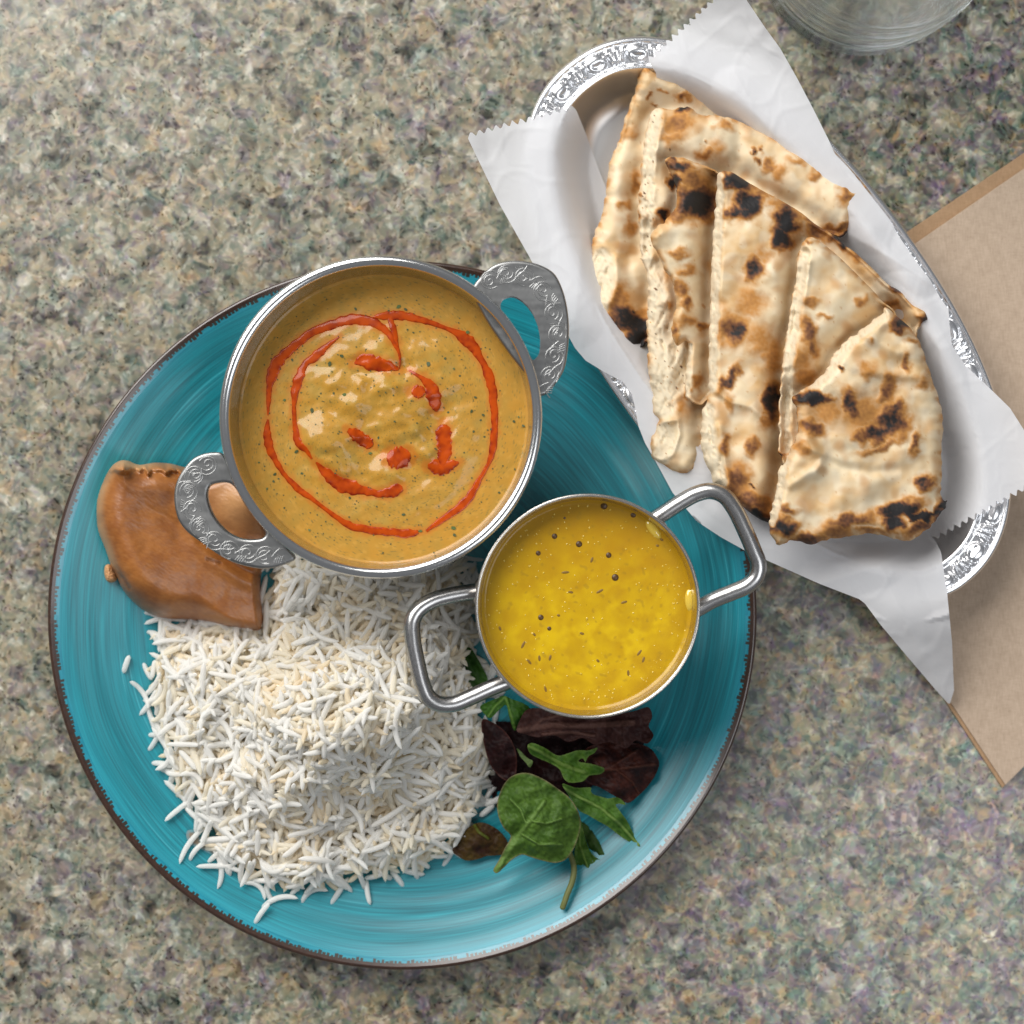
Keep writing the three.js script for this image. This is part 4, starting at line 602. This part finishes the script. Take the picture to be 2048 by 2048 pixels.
// ---------------------------------------------------------------- rice
{
  const edge = smoothLoop([[318, 1240], [312, 1300], [300, 1350], [310, 1420], [322, 1480], [338, 1540], [368, 1590], [392, 1640], [420, 1690], [465, 1735], [520, 1762], [580, 1776], [640, 1778], [700, 1768], [770, 1752], [840, 1738], [890, 1712], [925, 1680], [945, 1640], [965, 1590], [985, 1530], [988, 1470], [965, 1420], [965, 1360], [955, 1310], [950, 1240], [955, 1180], [930, 1130], [880, 1090], [700, 1090], [560, 1120], [520, 1180], [440, 1235]], 5);
  const hill = (x, y) => {
    const d = Math.max(0, signed(edge, x, y) + 6);
    let h = 0.0105 * (1 - Math.exp(-d / 36)) + 0.0360 * Math.exp(-((Math.max(0, Math.hypot((x - 690) / 1.25, y - 1430) - 30) / 105) ** 2)) + 0.009 * Math.exp(-(((x - 560) / 110) ** 2 + ((y - 1560) / 70) ** 2));
    h += 0.010 * Math.exp(-(((x - 850) / 80) ** 2 + ((y - 1320) / 70) ** 2)) * sst(0, 60, d) + 0.005 * Math.exp(-(((x - 450) / 90) ** 2 + ((y - 1390) / 100) ** 2));
    h += 0.0075 * fbm(x * 0.0085 + 9, y * 0.0085, 3) * sst(10, 80, d);
    h *= mix(0.22, 1, sst(6, 52, -signed(pastryOutline, x, y)));
    return plateHeight(x, y) + h;
  };
  const bedC = at(660, 1450, 0.0065), t = thing('rice_mound', bedC, 'heap of long grain white rice on the lower left of the turquoise plate', 'rice');
  const inner = edge.map(([x, y]) => [mix(660, x, 0.93), mix(1430, y, 0.93)]);
  part(t, 'packed_rice', slab(inner, { step: 5, top: (x, y, d) => Math.max(plateHeight(x, y) + 0.0003, hill(x, y) - 0.0022 + 0.0006 * n2(x * 0.07, y * 0.07)), under: (x, y) => plateHeight(x, y) + 0.0001, color: (x, y) => mixc([0.86, 0.76, 0.56], [0.90, 0.82, 0.66], 0.5 + 0.5 * n2(x * 0.05, y * 0.05)) }), std({ vertexColors: true, roughness: 0.8 })).userData.kind = 'stuff';
  const grain = (len, bend, twist, sg = 11, sd = 7) => {       // length in metres along x, curved in plan
    const pos = [], idx = [];
    for (let i = 0; i <= sg; i++) {
      const u = i / sg, s = (u - 0.5) * 2, e = Math.sqrt(Math.max(0, 1 - Math.abs(s) ** 6)) * (0.90 + 0.10 * Math.cos(s * 2.4)) + 0.03, a = bend * s, x = bend ? (len / 2) * Math.sin(a) / bend : (len / 2) * s, z = bend ? (len / 2) * (1 - Math.cos(a)) / bend : 0, y = twist * len * s * s * 0.25;
      const r = 0.00106 * e;
      for (let k = 0; k < sd; k++) { const q = (k / sd) * 2 * Math.PI; pos.push(x - Math.sin(a) * Math.cos(q) * r, y + Math.sin(q) * r, z + Math.cos(a) * Math.cos(q) * r); }
    }
    for (let i = 0; i < sg; i++) for (let k = 0; k < sd; k++) { const a = i * sd + k, b = i * sd + (k + 1) % sd; idx.push(a, b, a + sd, b, b + sd, a + sd); }
    const n = pos.length / 3; for (const [row, s] of [[0, 1], [sg, -1]]) { const c = [0, 1, 2].map((q) => { let z = 0; for (let k = 0; k < sd; k++) z += pos[(row * sd + k) * 3 + q]; return z / sd; }); pos.push(...c); const m = pos.length / 3 - 1; for (let k = 0; k < sd; k++) { const a = row * sd + k, b = row * sd + (k + 1) % sd; s > 0 ? idx.push(m, b, a) : idx.push(m, a, b); } }
    const g = new THREE.BufferGeometry(); g.setAttribute('position', new THREE.Float32BufferAttribute(pos, 3)); g.setIndex(idx.map((_, i) => idx[i - (i % 3) + [0, 2, 1][i % 3]])); g.computeVertexNormals(); return g;
  };
  const shapes = [grain(0.0155, 0.12, 0.05), grain(0.0166, 0.45, 0), grain(0.0141, 0.3, 0.12), grain(0.0178, 0.7, 0.05), grain(0.0148, 0.05, -0.1), grain(0.0103, 0.2, 0), grain(0.0141, 1.0, 0.04), grain(0.0084, 0.1, 0.05)];
  const mats = [[0.975, 0.88, 0.70], [0.98, 0.93, 0.81], [0.98, 0.97, 0.94]].map((c) => phys({ color: lin(...c), roughness: 0.97, specularIntensity: 0.7, transmission: 0.55, thickness: 0 }));  // cream of the deeper grains paints in warm light scattered between them
  const all = [], M = new THREE.Object3D(), cell = 12.4
  const putGrain = (x, y, lift, tilt, yaw) => {
    const h = hill(x, y) + lift, p = at(x, y, h), d0 = signed(edge, x, y), e = 10, gx = (hill(x + e, y) - hill(x - e, y)) / (2 * e * K), gz = (hill(x, y + e) - hill(x, y - e)) / (2 * e * K);
    const up = new THREE.Vector3(-gx * 0.85, 1, -gz * 0.85).normalize(), q = new THREE.Quaternion().setFromUnitVectors(new THREE.Vector3(0, 1, 0), up);
    q.multiply(new THREE.Quaternion().setFromAxisAngle(new THREE.Vector3(0, 1, 0), yaw)).multiply(new THREE.Quaternion().setFromEuler(new THREE.Euler(rr(-3, 3), 0, tilt)));
    const s = rr(0.86, 1.12), w = rr(0.9, 1.12);
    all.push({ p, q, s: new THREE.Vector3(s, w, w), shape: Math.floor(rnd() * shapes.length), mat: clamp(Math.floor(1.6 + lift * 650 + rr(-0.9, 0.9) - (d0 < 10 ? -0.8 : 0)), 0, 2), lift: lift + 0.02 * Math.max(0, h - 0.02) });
  };
  for (let y = 1080; y < 1800; y += cell) for (let x = 280; x < 1010; x += cell) {
    const X = x + rr(-6, 6), Y = y + rr(-6, 6), d = signed(edge, X, Y);
    if (d < -34 || (d < 4 && rnd() < 0.70 + 0.26 * sst(-4, -30, d)) || (d < 30 && n2(X * 0.02, Y * 0.02) < -0.35)) continue;
    const along = n2(X * 0.011, Y * 0.011) * 3.2;
    putGrain(X, Y, (d < 12 ? rr(0.0003, 0.0016) : rr(-0.0020, 0.0016)), (d < 12 ? rr(-0.08, 0.08) : rr(-0.30, 0.30)), along + rr(-1.0, 1.0));
  }
  for (let k = 0; k < 300; k++) { const X = rr(330, 970), Y = rr(1110, 1750); if (signed(edge, X, Y) > 25) putGrain(X, Y, rr(0.0014, 0.0032), rr(-0.3, 0.3), rr(0, 6.28)); }
  all.sort((a, b) => b.lift - a.lift);
  const rel = (g) => { M.position.copy(g.p).sub(t.position); M.quaternion.copy(g.q); M.scale.copy(g.s); M.updateMatrix(); };
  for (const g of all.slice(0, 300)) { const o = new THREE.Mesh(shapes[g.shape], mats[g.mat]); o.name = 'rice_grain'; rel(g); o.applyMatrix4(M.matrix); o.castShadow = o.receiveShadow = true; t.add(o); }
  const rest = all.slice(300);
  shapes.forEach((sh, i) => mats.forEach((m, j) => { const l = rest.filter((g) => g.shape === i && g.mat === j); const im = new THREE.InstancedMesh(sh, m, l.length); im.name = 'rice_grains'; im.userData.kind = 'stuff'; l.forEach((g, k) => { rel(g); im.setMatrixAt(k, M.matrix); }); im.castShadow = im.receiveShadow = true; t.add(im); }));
  // single grains lying apart on the glaze
  const loose = (x, y, yaw, sh, label, sc = 1) => { const o = new THREE.Mesh(shapes[sh], mats[2]); o.name = numbered('rice_grain'); o.position.copy(at(x, y, plateHeight(x, y) + 0.0009)); o.rotation.y = yaw; o.scale.set(sc, 1, 1); o.castShadow = true; scene.add(o); tag(o, label, 'rice grain'); };
  loose(252, 1328, 1.25, 7, 'short stray rice grain alone on the plate rim left of the heap', 0.9);
  loose(522, 1826, 0.95, 5, 'stray rice grain farthest down, nearest the bottom rim of the plate', 1.0);
  loose(552, 1797, 0.35, 3, 'curved stray rice grain just above the lowest one, at the heap tail', 1.0);
  loose(622, 1782, 0.5, 6, 'strongly bent rice grain at the bottom edge of the heap');
  loose(676, 1786, 1.0, 4, 'straight stray rice grain under the middle of the heap');
}

// ---------------------------------------------------------------- salad leaves
{
  const leafM = phys({ vertexColors: true, roughness: 0.55, specularIntensity: 0.35, transmission: 0.25, thickness: 0 });
  const leaf = (pts, o) => {
    const poly = o.jag ? smoothLoop(pts, 4, 0.3) : smoothLoop(pts, 7), s = o.seed * 7.3;
    const veinD = (x, y) => { let d = 99; for (const [l, w] of o.veins || []) d = Math.min(d, lineDist(x, y, l) / w); return d; };
    const top = (x, y, d) => o.y + o.gx * (x - o.px) + o.gy * (y - o.py) - (o.curl ?? 0.002) * (1 - sst(0, o.cw ?? 40, d)) + (o.wave ?? 0.0042) * fbm(x * 0.011 + s, y * 0.011, 2) + 0.0003 * n2(x * 0.08 + s, y * 0.08) + 0.0007 * (1 - sst(0.3, 1.4, veinD(x, y))) * (o.vein ?? 1);
    const color = (x, y, d) => {
      let c = mixc(o.a, o.b, clamp(0.5 + 0.9 * fbm(x * 0.018 + s, y * 0.018, 4) + (o.fade ? o.fade(x, y) : 0)));
      c = mixc(c, o.a.map((q) => q * 0.65), 0.5 * sst(0.3, 0.7, n2(x * 0.09 + s, y * 0.09)));
      c = mixc(c, o.vc || [0.30, 0.34, 0.12], (o.vs ?? 0.7) * (1 - sst(0.3, 1.0, veinD(x, y))));
      return mixc(c, o.ec || o.b, (o.es ?? 0.3) * (1 - sst(0, 4, d)));
    };
    const g = slab(poly, { step: 2, top, under: (x, y, d) => top(x, y, d) - 0.0004, color });
    return single('salad_leaf', g, leafM, o.label, 'salad leaf');
  };
  const G1 = [0.045, 0.10, 0.018], G2 = [0.13, 0.20, 0.045], D1 = [0.014, 0.004, 0.0045], D2 = [0.075, 0.022, 0.016];
  leaf(zL([[270, 700], [330, 640], [520, 640], [800, 640], [1150, 640], [1310, 680], [1310, 800], [1180, 860], [1000, 1000], [800, 1120], [560, 1240], [380, 1200], [300, 1000]]), { seed: 11, label: 'broad blackish purple filler leaf added as the deep shade beneath the other leaves', px: 1100, py: 1530, y: 0.0095, gx: 0, gy: 0, a: D1, b: [0.0275, 0.00594, 0.00561] });  // dark filler leaf added to stand for deep shade under the salad
  leaf(zL([[265, 620], [330, 640], [400, 690], [455, 770], [480, 880], [460, 990], [410, 1000], [330, 930], [280, 800]]), { seed: 12, label: 'narrow near black leaf standing against the right side of the rice', px: 1000, py: 1500, y: 0.020, gx: 0.00004, gy: 0, a: D1, b: [0.03438, 0.00693, 0.006545], ec: [0.1375, 0.04455, 0.03272], es: 0.5 });
  leaf(zL([[478, 692], [495, 630], [540, 560], [640, 550], [800, 580], [1000, 590], [1200, 570], [1300, 545], [1322, 600], [1300, 660], [1330, 720], [1290, 770], [1220, 750], [1160, 800], [1060, 762], [960, 775], [890, 735], [800, 760], [720, 722], [600, 730], [540, 715]]), { seed: 13, label: 'dusky purple leaf with pale ribs tucked under the dal pot rim', px: 1150, py: 1450, y: 0.026, gx: -0.00002, gy: 0.00001, a: [0.03438, 0.00891, 0.008415], b: [0.0825, 0.03217, 0.02571], veins: [[zL([[490, 690], [700, 655], [900, 660], [1200, 640]]), 8], [zL([[560, 690], [640, 620], [760, 590]]), 4], [zL([[640, 710], [820, 700], [960, 720]]), 4]], vc: [0.165, 0.0792, 0.06077], vs: 0.8, fade: (x) => 0.5 * sst(1180, 1020, x) });
  leaf(zL([[890, 830], [960, 775], [1100, 760], [1230, 770], [1310, 800], [1350, 850], [1366, 890], [1350, 950], [1295, 1035], [1230, 1100], [1170, 1140], [1110, 1110], [1000, 1045], [900, 1000]]), { seed: 14, label: 'large rounded maroon leaf at the right end of the salad', px: 1220, py: 1540, y: 0.0215, gx: -0.00004, gy: 0, a: D1, b: [0.07562, 0.01782, 0.01028], veins: [[zL([[900, 940], [1100, 930], [1340, 900]]), 4], [zL([[1050, 930], [1150, 860], [1230, 810]]), 2.5], [zL([[1100, 935], [1200, 1010], [1240, 1080]]), 2.5]], vc: [0.1169, 0.0396, 0.02337], vs: 0.6 });
  leaf(zL([[545, 780], [570, 766], [650, 795], [735, 845], [800, 830], [860, 812], [930, 812], [982, 795], [960, 830], [925, 850], [905, 885], [890, 862], [860, 880], [960, 900], [1030, 930], [1000, 960], [930, 970], [900, 1000], [870, 1010], [800, 1012], [770, 985], [745, 930], [690, 895], [610, 860], [560, 830]]), { seed: 15, jag: 1, label: 'green jagged leaf fading to maroon in the middle of the salad', px: 1120, py: 1530, y: 0.0265, gx: -0.00001, gy: -0.00001, a: [0.04745, 0.1283, 0.01052], b: [0.1153, 0.2293, 0.02393], veins: [[zL([[550, 785], [640, 830], [760, 900], [900, 950]]), 5]], vc: [0.1762, 0.2751, 0.05742], ec: [0.2033, 0.2935, 0.07656], es: 0.4, fade: (x) => -0.8 * sst(1150, 1210, x) });
  leaf(zL([[760, 1020], [800, 1030], [850, 1046], [942, 1045], [940, 1065], [955, 1085], [1000, 1100], [1050, 1112], [1105, 1105], [1140, 1128], [1158, 1152], [1120, 1145], [1095, 1150], [1120, 1190], [1165, 1250], [1200, 1320], [1246, 1412], [1190, 1388], [1120, 1345], [1050, 1290], [980, 1250], [920, 1215], [870, 1190], [820, 1120]]), { seed: 16, jag: 1, label: 'pointed toothed green leaf reaching toward the right plate rim', px: 1200, py: 1620, y: 0.0215, gx: -0.00002, gy: -0.00003, a: [0.04067, 0.1193, 0.01052], b: [0.1017, 0.2201, 0.02871], veins: [[zL([[770, 1050], [880, 1110], [1000, 1170], [1120, 1270], [1240, 1405]]), 4]], vc: [0.2305, 0.3484, 0.08616], ec: [0.1898, 0.2935, 0.06696], es: 0.4 });
  leaf(zL([[880, 1250], [890, 1300], [905, 1360], [925, 1420], [950, 1460], [990, 1490], [1050, 1500], [1085, 1480], [1155, 1412], [1125, 1460], [1080, 1510], [1020, 1545], [960, 1556], [910, 1562], [860, 1548], [842, 1520], [838, 1440], [850, 1360]]), { seed: 17, label: 'curled green leaf with thin tail at the bottom of the salad', px: 1180, py: 1700, y: 0.016, gx: 0, gy: -0.00001, a: [0.0339, 0.1009, 0.00957], b: [0.08815, 0.1834, 0.02153], veins: [[zL([[875, 1270], [870, 1400], [920, 1540]]), 3], [zL([[890, 1300], [960, 1470], [1080, 1490], [1150, 1415]]), 4]], vc: [0.1898, 0.2935, 0.05742] });
  leaf(zL([[885, 1260], [930, 1290], [965, 1340], [1000, 1400], [1025, 1480], [1000, 1492], [950, 1460], [920, 1400]]), { seed: 18, label: 'small dark green leaf folded inside the curled one', px: 1185, py: 1680, y: 0.0135, gx: 0, gy: 0, a: [0.02034, 0.05503, 0.007176], b: [0.04745, 0.1009, 0.01436] });
  leaf(zL([[60, 1435], [110, 1390], [170, 1300], [250, 1262], [350, 1300], [420, 1380], [420, 1450], [340, 1468], [290, 1470], [250, 1486], [160, 1498], [100, 1462]]), { seed: 19, label: 'mottled olive brown leaf below the rice at the salad left end', px: 960, py: 1690, y: 0.0130, wave: 0.0016, gx: 0, gy: -0.00002, a: [0.03438, 0.01089, 0.00561], b: [0.09625, 0.0594, 0.00935], veins: [[zL([[200, 1250], [240, 1320], [300, 1360]]), 4]], vc: [0.1356, 0.2017, 0.01914], vs: 0.5 });
  leaf(zL([[250, 540], [300, 510], [350, 490], [400, 472], [440, 490], [520, 520], [560, 550], [540, 610], [500, 660], [465, 690], [430, 600], [410, 530], [370, 560], [310, 612], [280, 590]]), { seed: 20, label: 'folded green leaf showing between the dal pot handle and rice', px: 1010, py: 1420, y: 0.025, gx: 0, gy: 0, a: [0.02034, 0.07337, 0.006696], b: [0.05423, 0.1559, 0.01436], veins: [[zL([[410, 480], [430, 560], [465, 670]]), 4], [zL([[300, 600], [350, 530], [405, 480]]), 3]], vc: [0.1491, 0.2751, 0.04785] });
  leaf(zL([[120, 190], [180, 170], [240, 250], [300, 380], [290, 430], [200, 420], [150, 330]]), { seed: 21, label: 'dark green leaf between the rice and left side of dal pot', px: 940, py: 1330, y: 0.018, gx: 0, gy: 0, a: [0.01356, 0.04586, 0.005742], b: [0.0339, 0.1009, 0.00957] });
  leaf(zL([[476, 796], [500, 815], [545, 860], [578, 880], [560, 920], [535, 890], [500, 850]]), { seed: 22, label: 'tiny pale green torn sliver among the dark leaves', px: 1050, py: 1510, y: 0.022, gx: 0, gy: 0, a: [0.09486, 0.1559, 0.04307], b: [0.1695, 0.2476, 0.07656] });
  leaf(zL([[495, 955], [445, 975], [405, 1015], [372, 1080], [355, 1155], [366, 1230], [398, 1298], [440, 1346], [405, 1420], [365, 1500], [332, 1562], [352, 1578], [395, 1545], [450, 1492], [510, 1462], [560, 1476], [640, 1500], [720, 1513], [780, 1495], [825, 1440], [862, 1350], [878, 1270], [862, 1195], [810, 1110], [740, 1055], [660, 1000], [580, 962], [535, 952]]), { seed: 23, label: 'round spinach leaf, underside up with thick pale stalk, in front', px: 1080, py: 1640, y: 0.031, gx: 0, gy: -0.00002, a: [0.05084, 0.1146, 0.01436], b: [0.09486, 0.1834, 0.02393], curl: 0.003, veins: [[zL([[345, 1565], [400, 1470], [470, 1365]]), 9], [zL([[470, 1365], [560, 1250], [650, 1130]]), 5], [zL([[560, 1250], [660, 1270], [760, 1240]]), 2.5], [zL([[540, 1275], [500, 1180], [440, 1120]]), 2.5], [zL([[500, 1330], [620, 1400], [760, 1400]]), 2.5]], vc: [0.1627, 0.2751, 0.06222], vs: 0.75, ec: [0.2475, 0.1782, 0.1028], es: 0.6, vein: 1.3 });
  const stalk = zL([[800, 1440], [825, 1500], [835, 1560], [820, 1640], [792, 1710], [775, 1760], [765, 1788]]);
  single('leaf_stalk', capped(stalk.map(([x, y], i) => at(x, y, plateHeight(x, y) + 0.0065 - i * 0.0007)), 0.0012, 50, 10), std({ color: lin(0.13, 0.14, 0.035), roughness: 0.5 }), 'thin green stalk hanging from the salad onto the plate rim', 'stalk');
}

// ---------------------------------------------------------------- glass of water
{
  const c = at(1727, -102, 0), t = thing('drinking_glass', c, 'clear water glass cut off by the top edge at right', 'glass');
  const prof = [...smoothProfile([[0.0001, 0.0030], [0.030, 0.0022], [0.0375, 0.0002], [0.0415, 0.0014], [0.0430, 0.005], [0.0424, 0.009], [0.0438, 0.014], [0.0432, 0.019], [0.0445, 0.028], [0.0462, 0.06], [0.048, 0.115]], 90), [0.0477, 0.1162], [0.0465, 0.1166], ...smoothProfile([[0.0458, 0.1155], [0.0440, 0.06], [0.0420, 0.03], [0.0402, 0.016], [0.034, 0.0105], [0.0001, 0.0095]], 50)];  // ridges near the base shaped in for highlights
  part(t, 'tumbler', lathe(prof, c, 180), phys({ color: lin(0.985, 0.995, 1.0), roughness: 0.16, transmission: 1, thickness: 0, ior: 1.5 }));
  const ringM = phys({ color: lin(0.98, 1, 1), roughness: 0.03, transmission: 1, thickness: 0.003, ior: 1.5 });  // solid glass rings added to catch bright arcs on the tumbler
  for (const [r, y, w] of [[0.0412, 0.0026, 0.0022], [0.0396, 0.0130, 0.0019], [0.0345, 0.0105, 0.0013], [0.0436, 0.0175, 0.0013], [0.0446, 0.034, 0.0016], [0.0452, 0.05, 0.0012]]) { const g = new THREE.TorusGeometry(r, w, 14, 180); g.rotateX(Math.PI / 2); g.translate(c.x, y, c.z); part(t, 'glint_ring', g, ringM); }
  const wp = [...smoothProfile([[0.0001, 0.0099], [0.0338, 0.0109], [0.0395, 0.0165], [0.0408, 0.03], [0.0424, 0.078]], 40), [0.0420, 0.0776], [0.0001, 0.0775]];
  const w = lathe(wp, c, 140); single('water', w, phys({ color: lin(1, 1, 1), roughness: 0.02, transmission: 1, thickness: 0, ior: 1.33 }), 'still water inside the drinking glass', 'water');
}

renderer.render(scene, camera);
